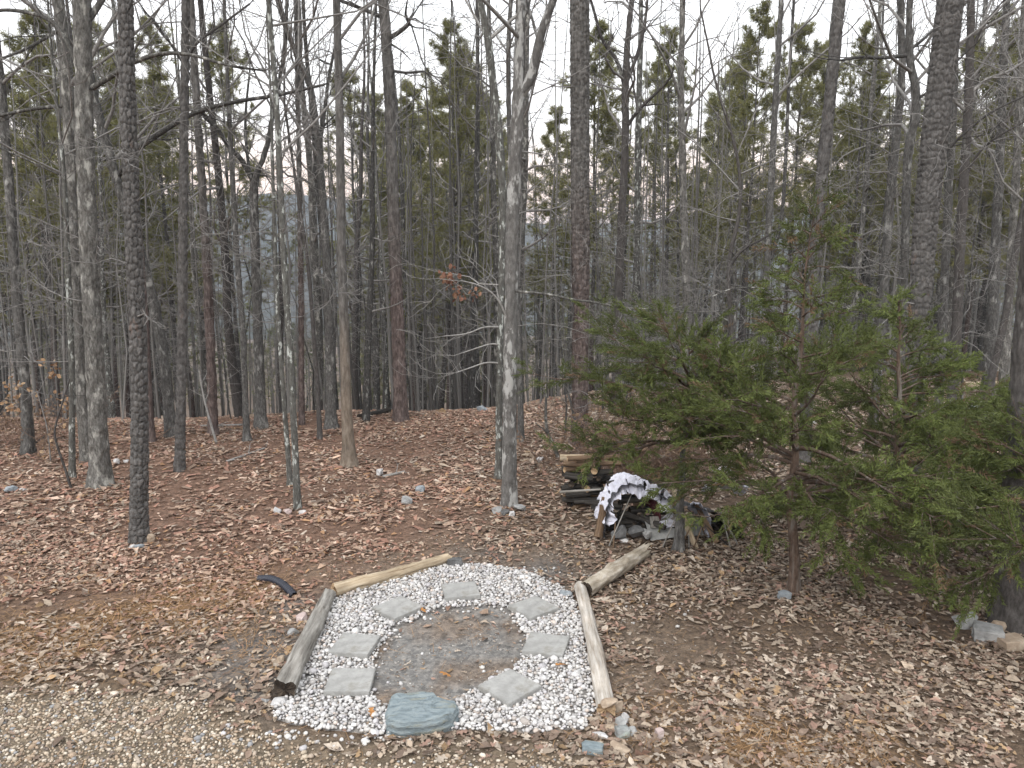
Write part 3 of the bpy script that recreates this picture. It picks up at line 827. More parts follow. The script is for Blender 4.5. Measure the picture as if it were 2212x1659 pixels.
NT('oak_tree', 'dark trunk leaning left at the top, close behind the blotched centre tree', 'oak tree', (1077, 1032), [(1078, 900), (1081, 700), (1086, 520), (1086, 400), (1078, 290), (1068, 200), (1055, 90), (1036, 0)], [18, 17, 17, 19, 21, 21, 20, 19, 18], 'lichen', 'furrow', 15, seed=20, twigs=(4, 3, 8), twig_mat='twig_pale',
   limbs=[([(1085, 707), (1045, 705), (1010, 722), (960, 726)], (5, 2), -0.4, 'twig_pale'), ([(1083, 785), (1050, 782), (1015, 795), (985, 805)], (5, 2), -0.4, 'twig_pale'), ([(1080, 745), (1060, 742), (1030, 752), (1000, 762)], (5, 2), -0.3, 'twig_pale')])
NT('oak_tree', 'thin grey trunk half hidden right behind the blotched centre tree', 'tree', (1125, 955), [(1124, 850), (1120, 700), (1112, 500), (1100, 300), (1097, 100), (1104, 0)], [16, 14, 13, 12, 12, 11, 10], 'grey', 'smooth', 14, seed=21, twigs=(8, 3, 9))
NT('pine_tree', 'massive straight pine with reddish streaks rising behind the woodpile', 'pine tree', (1252, 960), [(1253, 850), (1254, 700), (1254, 550), (1253, 300), (1252, 0)], [38, 37, 39, 42, 45, 46], 'pine_red', 'plate', 20, crown='none', seed=22, twigs=(9, 3.5, 9), flare=0.3, sp=0.019)
NT('oak_tree', 'dark crooked oak with a forked top right of the massive pine', 'oak tree', (1330, 850), [(1334, 750), (1336, 640), (1342, 500), (1346, 400), (1352, 300), (1350, 180), (1358, 60), (1365, 0)], [24, 22, 21, 19, 18, 17, 16, 13, 11], 'dark', 'furrow', 15, Y=19.5, seed=23, twigs=(14, 3, 10),
   limbs=[([(1350, 190), (1335, 130), (1300, 90), (1285, 30), (1270, -20)], (10, 5), -0.4), ([(1353, 180), (1380, 110), (1395, 40), (1400, -20)], (9, 5), 0.4), ([(1350, 280), (1380, 235), (1430, 190), (1450, 165)], (9, 4), -0.5)])
NT('oak_tree', 'pale grey trunk above the cedar tops, halfway between both pines', 'oak tree', (1485, 830), [(1487, 700), (1480, 560), (1476, 400), (1470, 200), (1475, 0)], [21, 19, 18, 17, 15, 13], 'oak', 'furrow', 15, Y=20.5, seed=24, twigs=(14, 3, 10))
NT('oak_tree', 'thin dark crooked tree rising out of the cedar foliage', 'tree', (1592, 850), [(1585, 770), (1576, 660), (1572, 560), (1598, 470), (1600, 380), (1585, 300), (1545, 180), (1530, 100)], [12, 11, 10, 10, 9, 8, 8, 6, 5], 'dark', 'smooth', 10, Y=16, seed=25, twigs=(12, 2.5, 8),
   limbs=[([(1574, 580), (1600, 540), (1650, 515), (1690, 490)], (7, 3), -0.3), ([(1584, 740), (1610, 718), (1650, 730)], (4, 2), -0.3)])
NT('oak_tree', 'tall straight twin stem tree behind the cedar spire, left of the leaning pine', 'tree', (1650, 820), [(1652, 700), (1660, 500), (1668, 350), (1676, 200), (1688, 0)], [18, 17, 16, 15, 14, 12], 'grey', 'furrow', 16, Y=21, seed=26, twigs=(10, 4, 10),
   limbs=[([(1664, 560), (1690, 480), (1698, 330), (1705, 160), (1715, 0)], (9, 6), 0.5)])
NT('pine_tree', 'grey pine leaning right behind the tall cedar spire', 'pine tree', (1742, 900), [(1752, 700), (1765, 500), (1776, 380), (1790, 240), (1804, 100), (1815, 0)], [29, 28, 28, 27, 26, 26, 25], 'pine', 'plate', 18, Y=14.5, crown='none', seed=27, twigs=(12, 3, 9), flare=0.3)
NT('oak_tree', 'crooked grey hardwood with a swollen kink left of the huge plated pine', 'oak tree', (1945, 860), [(1950, 700), (1955, 560), (1957, 430), (1960, 330), (1980, 240), (1978, 190), (1962, 120), (1966, 0)], [22, 20, 19, 19, 20, 21, 20, 17, 14], 'grey', 'furrow', 13, Y=14.0, seed=28, twigs=(16, 3, 8),
   limbs=[([(1960, 120), (1900, 126), (1860, 122), (1820, 130)], (9, 5), -0.4), ([(1960, 110), (1990, 90), (2020, 60)], (8, 5), 0.3), ([(1980, 215), (2010, 195), (2050, 150), (2090, 110)], (6, 3), -0.5)])
NT('oak_tree', 'grey trunk slightly left of the kinked hardwood, leaning right', 'oak tree', (1890, 850), [(1905, 700), (1915, 550), (1922, 430), (1938, 280), (1950, 170), (1945, 0)], [22, 21, 20, 20, 18, 17, 16], 'grey', 'furrow', 15, Y=15.5, seed=29, twigs=(16, 3, 9))
NT('pine_tree', 'huge pine with big scaly bark plates leaning right at the upper right', 'pine tree', (1968, 960), [(1978, 800), (1988, 640), (1997, 500), (2013, 340), (2033, 170), (2053, 0)], [46, 46, 48, 51, 56, 58, 58], 'pine', 'plate', 20, Y=12.5, crown='none', seed=30, twigs=(12, 3, 8), flare=0.25, sp=0.015,
   limbs=[([(2000, 560), (1925, 676), (1860, 672), (1808, 662), (1758, 634), (1680, 626), (1592, 618), (1540, 640), (1482, 663)], (5, 2), -0.8, 'oak'), ([(2020, 350), (2060, 310), (2080, 290), (2140, 240), (2230, 200)], (7, 4), -0.6)])
NT('oak_tree', 'dark tall trunk just right of the huge plated pine', 'oak tree', (2060, 850), [(2068, 700), (2074, 530), (2084, 370), (2094, 200), (2098, 0)], [25, 23, 21, 20, 19, 17], 'dark', 'furrow', 15, Y=17.0, seed=31, twigs=(16, 3, 9),
   limbs=[([(2080, 400), (2110, 330), (2160, 290), (2240, 250)], (6, 3), -0.5), ([(2095, 120), (2120, 60), (2160, 10)], (8, 4), -0.3)])
NT('oak_tree', 'slim grey trunk directly left of the dark tall trunk near the lichened rocks', 'oak tree', (2032, 848), [(2036, 700), (2044, 530), (2052, 370), (2062, 200), (2066, 0)], [22, 20, 18, 17, 15, 13], 'grey', 'furrow', 15, Y=18.0, seed=32, twigs=(14, 3, 9))
NT('tree', 'dark slanting trunk growing out of the lichened rocks at the right', 'tree', (2126, 897), [(2140, 820), (2172, 690), (2190, 560), (2215, 430), (2250, 280)], [20, 17, 16, 15, 13, 11], 'dark', 'smooth', 10, seed=33, twigs=(8, 3, 8))
NT('oak_tree', 'straight grey trunk behind the slanting dark trunk at the right', 'oak tree', (2135, 835), [(2142, 700), (2150, 540), (2160, 350), (2165, 200), (2175, 0)], [25, 22, 21, 19, 16, 14], 'grey', 'furrow', 15, Y=21.5, seed=34, twigs=(14, 3, 10))
NT('oak_tree', 'grey trunk beyond the fallen log, near the right edge', 'oak tree', (2168, 850), [(2176, 700), (2186, 540), (2196, 350), (2206, 150)], [22, 20, 19, 16, 14], 'oak', 'furrow', 15, Y=20.0, seed=35, twigs=(12, 3, 10))
NT('oak_tree', 'big dark tree with a flared base at the right edge, rocks at its foot', 'oak tree', (2186, 1352), [(2188, 1230), (2191, 1120), (2203, 950), (2220, 700), (2240, 400), (2250, 200)], [80, 68, 60, 54, 48, 42, 40], 'dark', 'furrow', 15, seed=36, twigs=(4, 3, 6), flare=0.45)

# ------------------------------------------------------------------ background trees (shared meshes)
def hardwood_proto(i):
    rg = np.random.default_rng(300 + i)
    Ht = rg.uniform(14, 19); r = rg.uniform(0.085, 0.15)
    n = 9
    z = np.linspace(0, Ht, n)
    lean = rg.normal(0, 0.5, 2)
    x = np.cumsum(rg.normal(0, 0.09, n)) + lean[0] * (z / Ht) ** 1.3
    y = np.cumsum(rg.normal(0, 0.09, n)) + lean[1] * (z / Ht) ** 1.3
    x -= x[0]; y -= y[0]
    R = r * (1 - 0.85 * (z / Ht) ** 1.1); R[0] *= 1.25
    P = smooth_poly(np.column_stack([x, y, z, R]), 1)
    P = np.vstack([[0, 0, -0.6, R[0]], P])
    trunk = mesh_np('trunk', *tubes([(P[:, :3], P[:, 3], 9)]), True)
    polys = []
    npr = 15
    for k in range(npr):
        t = (k + rg.random()) / npr
        zz = Ht * (0.22 + 0.76 * t)
        a = rg.uniform(0, 2 * PI)
        L = rg.uniform(0.7, 1.2) * (3.4 if t > 0.3 else 1.7) * (1.1 - 0.6 * t)
        e = rg.uniform(0.35, 1.1) if t > 0.3 else rg.uniform(-0.1, 0.5)
        q = [np.interp(zz, z, x), np.interp(zz, z, y), zz]
        grow(rg, q, (math.cos(a), math.sin(a), e), L, np.interp(zz, z, R) * 0.42, 0, 2, polys, (4, 3), 0.08, 0.24)
    crown = mesh_np('branches', *tubes(polys), True)
    return trunk, crown, Ht, r

def sapling_proto(i):
    rg = np.random.default_rng(500 + i)
    Ht = rg.uniform(3.5, 6.5); r = rg.uniform(0.018, 0.035)
    n = 8; z = np.linspace(0, Ht, n)
    x = np.cumsum(rg.normal(0, 0.09, n)); y = np.cumsum(rg.normal(0, 0.09, n)); x -= x[0]; y -= y[0]
    R = r * (1 - 0.8 * z / Ht)
    P = np.vstack([[0, 0, -0.3, r], np.column_stack([x, y, z, R])])
    trunk = mesh_np('trunk', *tubes([(P[:, :3], P[:, 3], 6)]), True)
    polys = []
    for k in range(18):
        zz = Ht * rg.uniform(0.15, 0.98); a = rg.uniform(0, 2 * PI)
        grow(rg, [np.interp(zz, z, x), np.interp(zz, z, y), zz], (math.cos(a), math.sin(a), rg.uniform(0.0, 0.6)), rg.uniform(0.6, 1.7), 0.009, 0, 2, polys, (4, 3), 0.02, 0.30, None, 0.003)
    return trunk, mesh_np('branches', *tubes(polys), True), Ht, r

def pine_proto(i):
    rg = np.random.default_rng(700 + i)
    Ht = rg.uniform(17, 21); r = rg.uniform(0.12, 0.17)
    n = 8; z = np.linspace(0, Ht, n)
    lean = rg.normal(0, 0.35, 2)
    x = np.cumsum(rg.normal(0, 0.04, n)) + lean[0] * z / Ht; y = np.cumsum(rg.normal(0, 0.04, n)) + lean[1] * z / Ht; x -= x[0]; y -= y[0]
    R = r * (1 - 0.85 * z / Ht)
    P = np.vstack([[0, 0, -0.6, r * 1.2], np.column_stack([x, y, z, R])])
    trunk = mesh_np('trunk', *tubes([(P[:, :3], P[:, 3], 9)]), True)
    polys = []
    txy = lambda q: (np.interp(q, z, x), np.interp(q, z, y))
    for k in range(26):
        zz = Ht * rg.uniform(0.15, 0.62); a = rg.uniform(0, 2 * PI)
        grow(rg, [*txy(zz), zz], (math.cos(a), math.sin(a), rg.uniform(-0.15, 0.35)), rg.uniform(0.5, 2.0), 0.014, 0, 1, polys, (4,), 0.0, 0.2, None, 0.005)
    lo = Ht * rg.uniform(0.28, 0.44)
    V, Fc, c = pine_crown(rg, lo, Ht * 0.995, rg.uniform(2.5, 3.3), txy, 66, 17, 0.26, 0.026, polys, 2.3)
    br = mesh_np('branches', *tubes(polys), True)
    return trunk, br, mesh_np('needle_crown', V, Fc, False, c), Ht, r

HW = [hardwood_proto(i) for i in range(9)]
SP = [sapling_proto(i) for i in range(6)]
PN = [pine_proto(i) for i in range(6)]
for k, (t, c, _, _) in enumerate(HW):
    t.materials.append(M[('grey', 'grey', 'oak', 'dark', 'grey', 'lichen', 'dark', 'grey', 'oak')[k]]); c.materials.append(M['twig'])
for t, c, _, _ in SP:
    t.materials.append(M['grey']); c.materials.append(M['twig'])
for k, (t, b_, nd, _, _) in enumerate(PN):
    t.materials.append(M['pine' if k % 2 else 'pine_red']); b_.materials.append(M['twig']); nd.materials.append(M['needle'])

def put(name, parts, loc, scale, rz, label, cat, group, tilt=(0, 0)):
    e = empty(name, loc, rz); e.scale = (scale,) * 3
    e.rotation_euler = (tilt[0], tilt[1], rz)
    for pn, me in parts:
        c_ = obj(pn, me, None, e)
        if pn != 'trunk': c_['kind'] = 'stuff'
    return tag(e, label, cat, group)

rb = np.random.default_rng(77)
ZONES = [(-400, 60, 'at the far left edge'), (60, 280, 'behind the pale double oak'), (280, 470, 'behind the plated pine'), (470, 720, 'left of the tan based tree'),
         (720, 1090, 'just left of the blotched centre tree'), (1090, 1260, 'just left of the massive pine'), (1260, 1640, 'right of the massive pine'),
         (1640, 2010, 'behind the cedar spire'), (2010, 2620, 'beyond the lichened rocks')]
def zone(x):
    for a, b, t in ZONES:
        if a <= x < b: return t
    return ZONES[-1][2]

# tall pines whose green tops show: picture x, picture y of the tip, distance
PLIST = [(15, 170, 27), (85, 95, 31), (215, 130, 33), (330, 55, 29), (370, 190, 40), (475, 60, 36), (745, 165, 40), (790, 215, 48), (880, 185, 40), (925, 200, 47), (960, 150, 38), (1015, 120, 33), (1045, 210, 42),
         (1195, 235, 36), (1290, 75, 31), (1420, 150, 40), (1560, 170, 44), (1640, 20, 27), (1725, 60, 30), (1850, 190, 36), (1905, 150, 32), (1990, 230, 45), (2125, 95, 30), (2190, 170, 27), (2240, 60, 24), (1340, 260, 50), (150, 300, 52), (1210, 420, 55), (2090, 300, 50), (2160, 330, 48), (270, 330, 55), (60, 330, 50), (1000, 330, 58), (860, 360, 62), (45, 40, 24), (120, 200, 38), (185, 60, 29), (250, 240, 44), (300, 160, 36), (820, 280, 52), (905, 250, 44), (980, 60, 28), (1070, 290, 50), (1460, 60, 33), (1520, 230, 46), (1600, 120, 36), (1800, 100, 34), (1880, 60, 28), (1950, 280, 48), (2060, 150, 36), (2150, 40, 26), (-80, 100, 30), (2330, 80, 30)]
for i, (x, y, Y) in enumerate(PLIST):
    g = at_y(x, y, Y); zb = float(terrain(g[0], g[1]))
    t, b_, nd, Ht, r = PN[i % 6]
    s_ = (g[2] - zb) / Ht
    put('pine_tree', (('trunk', t), ('branches', b_), ('needle_crown', nd)), (g[0], g[1], zb), s_, rb.uniform(0, 6.28),
        ('tall pine with green needle crown ' if Y < 45 else 'distant green topped pine ') + zone(x), 'pine tree', ('green crowned pines ' if Y < 45 else 'distant pines ') + zone(x))

placed = []
def spot_ok(p, dmin):
    for q in placed:
        if (p[0] - q[0]) ** 2 + (p[1] - q[1]) ** 2 < dmin * dmin: return False
    return True
n_hw = 0; tries = 0
while n_hw < 135 and tries < 6000:
    tries += 1
    x = rb.uniform(-180, 2400)
    Y = 17.5 + 44 * rb.random() ** 1.25
    g = at_y(x, 600, Y)
    yc = 18.2 + 3.6 * float(smooth(-2, 4, g[0])) + 4.0 * float(smooth(4, 13, g[0]))
    if Y < yc - 0.6: continue
    if (410 < x < 620 or 1130 < x < 1230 or 1630 < x < 1730) and rb.random() < 0.78: continue
    if not spot_ok(g, 0.9): continue
    placed.append(g)
    zb = float(terrain(g[0], g[1]))
    k = rb.integers(0, 9); t, c, Ht, r = HW[k]
    s_ = rb.uniform(0.62, 1.12)
    put('hardwood_tree', (('trunk', t), ('branches', c)), (g[0], g[1], zb), s_, rb.uniform(0, 6.28),
        ('slender bare grey tree ' if Y < 34 else 'far thin bare tree down the slope ') + zone(x), 'tree', ('bare trees ' if Y < 34 else 'far bare trees ') + zone(x), (rb.normal(0, 0.03), rb.normal(0, 0.03)))
    n_hw += 1
n = 0
while n < 80:
    x = rb.uniform(-120, 2340); Y = rb.uniform(12.8, 30)
    if 480 < x < 1180 and Y < 17.5: continue
    if 1180 < x < 2212 and Y < 15.5: continue
    if -50 < x < 480 and Y < 14.0: continue
    g = at_y(x, 800, Y); zb = float(terrain(g[0], g[1]))
    t, c, Ht, r = SP[rb.integers(0, 6)]
    put('sapling', (('trunk', t), ('branches', c)), (g[0], g[1], zb), rb.uniform(0.7, 1.25), rb.uniform(0, 6.28),
        'small twiggy bare sapling ' + zone(x), 'sapling', 'bare saplings ' + zone(x), (rb.normal(0, 0.06), rb.normal(0, 0.06)))
    n += 1

# name the nearer ones by their order from the left within their zone
ORD = ['first', 'second', 'third', 'fourth', 'fifth', 'sixth', 'seventh', 'eighth', 'ninth', 'tenth', 'eleventh', 'twelfth', 'thirteenth', 'fourteenth', 'fifteenth', 'sixteenth', 'seventeenth', 'eighteenth', 'nineteenth', 'twentieth']
for kind_, stem_ in (('green crowned pines ', 'green crowned pine'), ('bare trees ', 'slender bare tree'), ('distant pines ', 'distant pine'), ('bare saplings ', 'small twiggy sapling')):
    for _, _, zt in ZONES:
        row = [o for o in COL.objects if o.get('group') == kind_ + zt and abs(o.location.x / max(o.location.y, 1)) < 512 / F]
        row.sort(key=lambda o: o.location.x / o.location.y)
        if 1 < len(row) <= 20:
            for i, o in enumerate(row): o['label'] = f'{ORD[i]} {stem_} from left, among those {zt}'

# far wood: reads as one mass
def far_woods():
    rg = np.random.default_rng(909)
    temps = []
    for i in range(4):
        polys = []; Ht = rg.uniform(13, 17)
        polys.append((np.array([[0, 0, -1], [0.1, 0, Ht * 0.4], [0, 0.1, Ht * 0.75], [0.1, 0, Ht]]), np.array([0.15, 0.12, 0.07, 0.02]), 5))
        for k in range(10):
            z = Ht * rg.uniform(0.25, 0.97); a = rg.uniform(0, 6.28)
            grow(rg, [0, 0, z], (math.cos(a), math.sin(a), rg.uniform(0.3, 1.0)), rg.uniform(1.5, 3.2), 0.035, 0, 1, polys, (5,), 0.08, 0.2, None, 0.012)
        polys = [(p, r, min(k, 4) if len(p) == 5 else min(k, 3) if len(p) == 4 and r[0] < 0.1 else k) for p, r, k in polys]
        V, Fc = tubes(polys); temps.append((V, Fc, False))
    for i in range(3):
        polys = []; Ht = rg.uniform(15, 18)
        trk = tubes([(np.array([[0, 0, -1], [0, 0.1, Ht * 0.5], [0.1, 0, Ht]]), np.array([0.16, 0.10, 0.02]), 5)])
        V2, F2, _ = pine_crown(rg, Ht * 0.18, Ht, 2.8, lambda z: (0, 0), 34, 7, 0.60, 0.13, polys, 0.5)
        temps.append((trk[0], trk[1], V2, F2))
    P, which = [], []
    while len(P) < 250:
        x = rg.uniform(-350, 2560); Y = 48 + 120 * rg.random() ** 1.2
        if (400 < x < 720 or 1120 < x < 1240 or 1620 < x < 1740) and Y < 85: continue
        g = at_y(x, 500, Y); P.append([g[0], g[1], float(terrain(g[0], g[1]))]); which.append(rg.integers(0, 4) if rg.random() < 0.28 else rg.integers(4, 7))
    P, which = np.array(P), np.array(which)
    R = rotz(rg.uniform(0, 6.28, len(P))) * rg.uniform(0.75, 1.15, len(P))[:, None, None]
    g = rg.uniform(0, 1, (len(P), 1))
    wood = np.array([0.11, 0.10, 0.09]) * (1 - g) + np.array([0.19, 0.175, 0.16]) * g
    green = np.array([0.085, 0.095, 0.040]) * (1 - g) + np.array([0.15, 0.15, 0.066]) * g
    V1, F1, C1 = scatter([(t[0], t[1]) for t in temps], which, R, P, wood)
    sel = which >= 4
    V2, F2, C2 = scatter([(t[2], t[3]) for t in temps[4:]], which[sel] - 4, R[sel], P[sel], green[sel])
    V = np.concatenate([V1, V2]); Fs = F1 + [f + len(V1) for f in F2]
    o = obj('distant_woods', mesh_np('distant_woods', V, Fs, False, np.concatenate([C1, C2])), M['needle'])
    tag(o, 'mass of far trees going down the slope towards the hills', 'woods', None, 'stuff')
far_woods()

# thicket of thin poles and twigs below the crest: nobody could count it
def thicket():
    rg = np.random.default_rng(515)
    temps = []
    for i in range(7):
        Ht = rg.uniform(8, 14); r = rg.uniform(0.03, 0.065); n_ = 6
        z = np.linspace(-0.5, Ht, n_)
        P = np.column_stack([np.cumsum(rg.normal(0, 0.10, n_)), np.cumsum(rg.normal(0, 0.10, n_)), z]); P[:, :2] -= P[0, :2]
        polys = [(P, r * (1 - 0.8 * np.linspace(0, 1, n_)), 4)]
        for k in range(8):
            t = rg.uniform(0.08, 0.98); a = rg.uniform(0, 6.28)
            q = [np.interp(t * Ht, z, P[:, 0]), np.interp(t * Ht, z, P[:, 1]), t * Ht]
            grow(rg, q, (math.cos(a), math.sin(a), rg.uniform(0.0, 0.9)), rg.uniform(0.5, 1.6), 0.012, 0, 1, polys, (3,), 0.04, 0.26, None, 0.005)
        temps.append(tubes([(p, r_, min(k_, 3) if r_[0] < 0.02 else k_) for p, r_, k_ in polys]))
    P = []
    while len(P) < 440:
        x = rg.uniform(-250, 2450) if len(P) < 350 else rg.uniform(1150, 2300); Y = 19 + 36 * rg.random() ** 1.3
        g = at_y(x, 700, Y)
        yc = 18.2 + 3.6 * float(smooth(-2, 4, g[0])) + 4.0 * float(smooth(4, 13, g[0]))
        if Y < yc + 0.8: continue
        if (410 < x < 600 or 1630 < x < 1730) and Y < 30 and rg.random() < 0.5: continue
        P.append([g[0], g[1], float(terrain(g[0], g[1]))])
    P = np.array(P); n_ = len(P)
    R = rotz(rg.uniform(0, 6.28, n_)) @ rotx(rg.normal(0, 0.04, n_)) * rg.uniform(0.7, 1.1, n_)[:, None, None]
    g = rg.uniform(0, 1, (n_, 1))
    c = np.array([0.085, 0.08, 0.075]) * (1 - g) + np.array([0.23, 0.222, 0.21]) * g
    V, Fc, cc = scatter(temps, rg.integers(0, 7, n_), R, P, c)
    o = obj('thicket', mesh_np('thicket', V, Fc, True, cc), M['straw'])
    tag(o, 'grey thicket of thin poles and twigs filling the woods below the crest', 'thicket', None, 'stuff')
thicket()

# ------------------------------------------------------------------ cedars
def spray_template(rg):
    V, Fc = [], []
    n = 36
    for i in range(n):
        t = i / n
        side = 1 if i % 2 else -1
        o = np.array([0, 0.24 * t, 0.0]) + rg.normal(0, 0.008, 3)
        ang = rg.uniform(0.3, 0.95) * side
        d = np.array([math.sin(ang), math.cos(ang), rg.normal(0, 0.30)]); d /= np.linalg.norm(d)
        L = 0.066 * (1.1 - 0.5 * t) * rg.uniform(0.55, 1.3); wd = 0.0066
        s = np.cross(d, rg.normal(size=3)); s /= np.linalg.norm(s)
        b = len(V)
        V += [o + s * wd * 0.8, o + d * L, o + d * L * 0.25 - s * wd * 1.2]
        Fc.append([b, b + 1, b + 2])
    return np.array(V), [np.array(Fc)]

def cedar(base, label, apex, prof, nbr, seed, trunk_w, zlo, bright, dens=1.0, bias=None, bend=0.0, tmat='cedar_bark', sag=-0.10):
    rg = np.random.default_rng(2000 + seed)
    b = ground_at(*base)
    ap = at_y(apex[0], apex[1], b[1]) - b
    Ht = ap[2]
    root = empty('cedar_tree', b); tag(root, label, 'cedar')
    r0 = 0.5 * px(trunk_w, b)
    z = np.linspace(0, Ht, 9)
    x = ap[0] * (z / Ht) + bend * np.sin(z / Ht * PI) + np.append(0, rg.normal(0, 0.02, 8)); y = rg.normal(0, 0.03, 9); y[0] = x[0] = 0
    R = r0 * (1 - 0.9 * (z / Ht) ** 0.9)
    P = np.column_stack([x, y, z, R]); P = np.vstack([[0, 0, -0.4, r0], P]); P = smooth_poly(P, 1)
    obj('trunk', trunk_mesh('trunk', P[:, :3], P[:, 3], 0.018, 'furrow', seed + 60, 0.45), M[tmat], root)
    zs, rs = np.array(prof).T
    polys, SPp, SPd = [], [], []
    for i in range(nbr):
        t = (i + rg.random()) / nbr
        zz = zlo + (Ht * 0.985 - zlo) * t ** 1.5
        a = rg.uniform(0, 2 * PI)
        L = np.interp(zz, zs, rs) * rg.uniform(0.72, 1.12)
        if bias is not None: L *= 1 + bias[0] * math.cos(a - bias[1])
        L = max(L, 0.12)
        e0 = rg.uniform(0.05, 0.5) + 0.5 * t
        d = np.array([math.cos(a), math.sin(a), e0]); d /= np.linalg.norm(d)
        p = np.array([np.interp(zz, z, x), np.interp(zz, z, y), zz]); n = 8
        pts = [p]; dirs = []
        for k in range(n - 1):
            d = d + rg.normal(0, 0.10, 3) + np.array([0, 0, sag + 0.02 * k])
            d /= np.linalg.norm(d); pts.append(pts[-1] + d * L / (n - 1)); dirs.append(d)
        pts = np.array(pts)
        polys.append((pts, np.linspace(0.008 + 0.011 * L, 0.003, n), 5))
        nsub = int(3 + 7.0 * L)
        for k in range(nsub):
            u = rg.uniform(0.22, 1.0) * (n - 1); j = min(int(u), n - 2)
            q = pts[j] + (pts[j + 1] - pts[j]) * (u - j)
            ax = rg.normal(size=3); ax -= ax @ dirs[j] * dirs[j]; ax /= np.linalg.norm(ax); ax[2] *= 0.55
            ang = rg.uniform(0.5, 1.1)
            sd_ = dirs[j] * math.cos(ang) + ax * math.sin(ang) + np.array([0, 0, 0.10]); sd_ /= np.linalg.norm(sd_)
            sl = rg.uniform(0.16, 0.5) * (0.4 + 0.6 * min(L, 1.3))
            q2 = q + sd_ * sl * 0.5 + rg.normal(0, 0.02, 3); q3 = q + sd_ * sl + np.array([0, 0, 0.02])
            polys.append((np.array([q, q2, q3]), np.array([0.006, 0.004, 0.002]), 3))
            m = max(2, int(round(sl / 0.062 * dens)))
            for w in range(m):
                f = rg.uniform(0.15, 1.0)
                SPp.append(q + (q3 - q) * f + rg.normal(0, 0.02, 3)); SPd.append(sd_ + rg.normal(0, 0.34, 3) * np.array([1, 1, 0.7]) + np.array([0, 0, -0.12]))
    V, Fc = tubes(polys)
    obj('branches', mesh_np('branches', V, Fc, True), M['cedar_bark'], root)['kind'] = 'stuff'
    SPp, SPd = np.array(SPp), np.array(SPd)
    T = [spray_template(rg) for _ in range(6)]
    Rm = basis_from(SPd, rg) * rg.uniform(0.65, 1.15, len(SPp))[:, None, None]
    g = np.clip(fbm(SPp[:, 0] * 2.4 + seed, SPp[:, 1] * 2.4, SPp[:, 2] * 2.4, seed, 2) * 1.6 - 0.3 + rg.normal(0, 0.15, len(SPp)), 0, 1)[:, None]
    brn = (rg.random(len(SPp)) < 0.06)[:, None]
    c = (np.array([0.066, 0.076, 0.027]) * (1 - g) + np.array([0.122, 0.150, 0.043]) * g) * bright * np.exp(rg.normal(0, 0.16, (len(SPp), 1)))
    c = np.where(brn, np.array([[0.15, 0.10, 0.06]]), c)
    V, Fc, cc = scatter(T, rg.integers(0, 6, len(SPp)), Rm, SPp, c)
    obj('foliage', mesh_np('foliage', V, Fc, False, cc), M['cedar_leaf'], root)['kind'] = 'stuff'
    return root

cedar((1715, 1280), 'tall cedar with a reddish bare trunk and thin pointed spire at the right', (1768, 425), [(0.7, 1.1), (1.2, 1.9), (1.9, 2.0), (2.3, 1.15), (2.7, 0.6), (3.3, 0.5), (4.4, 0.12)], 58, 1, 26, 1.0, 1.0, 0.74, (0.15, 0.0), -0.10)
cedar((1465, 1190), 'spreading cedar with a grey trunk in front of the tarp heap', (1490, 740), [(1.2, 0.7), (1.6, 1.3), (1.95, 1.75), (2.3, 1.25), (2.8, 0.2)], 38, 2, 24, 1.4, 0.95, 0.72, (0.40, PI + 0.2), 0.0, 'grey', -0.04)
cedar((1935, 1165), 'dense bushy cedar left of the big dark tree at the right edge', (1940, 650), [(0.2, 1.9), (0.9, 2.3), (1.4, 1.75), (1.9, 0.95), (2.4, 0.55), (2.9, 0.35), (3.3, 0.1)], 66, 3, 26, 0.35, 1.15, 0.92, (0.18, -1.0))
cedar((2335, 1400), 'cedar at the right edge with boughs across the big dark tree', (2325, 960), [(0.5, 1.2), (1.0, 1.5), (1.5, 1.0), (1.9, 0.4), (2.3, 0.1)], 40, 4, 26, 1.0, 1.1, 0.85, (0.32, PI + 0.4), 0.0, 'cedar_bark', -0.05)

# ------------------------------------------------------------------ rocks, logs
def rock_mesh(size, seed, kind='angular', n=18):
    rg = np.random.default_rng(4000 + seed)
    p = rg.normal(size=(n, 3)); p /= np.linalg.norm(p, axis=1, keepdims=True)
    if kind == 'block':
        p = rg.normal(size=(44, 3)); p /= np.linalg.norm(p, axis=1, keepdims=True); n = 44
        p = np.sign(p) * np.abs(p) ** 0.22
    elif kind == 'angular': p = np.sign(p) * np.abs(p) ** 0.7
    p *= np.array(size) * 0.5 * rg.uniform(0.85, 1.05, (n, 1))
    bm = bmesh.new()
    for q in p: bm.verts.new(q)
    r = bmesh.ops.convex_hull(bm, input=bm.verts[:])
    bmesh.ops.delete(bm, geom=[v for v in bm.verts if not v.link_faces], context='VERTS')
    m = min(size)
    bmesh.ops.bevel(bm, geom=bm.edges[:], offset=m * 0.07, segments=2, affect='EDGES', clamp_overlap=True)
    bmesh.ops.triangulate(bm, faces=bm.faces[:])
    bmesh.ops.subdivide_edges(bm, edges=bm.edges[:], cuts=1, use_grid_fill=True)
    V = np.array([v.co[:] for v in bm.verts])
    nn = np.array([v.normal[:] for v in bm.verts]) if False else V / (np.linalg.norm(V, axis=1, keepdims=True) + 1e-9)
    f = 5.0 / max(size)
    d = (fbm(V[:, 0] * f + seed, V[:, 1] * f, V[:, 2] * f, seed) - 0.5) * m * 0.22
    V = V + nn * d[:, None]
    for v, c in zip(bm.verts, V): v.co = c
    me = bpy.data.meshes.new('rock'); bm.to_mesh(me); bm.free()
    me.polygons.foreach_set('use_smooth', np.zeros(len(me.polygons), bool))
    return me

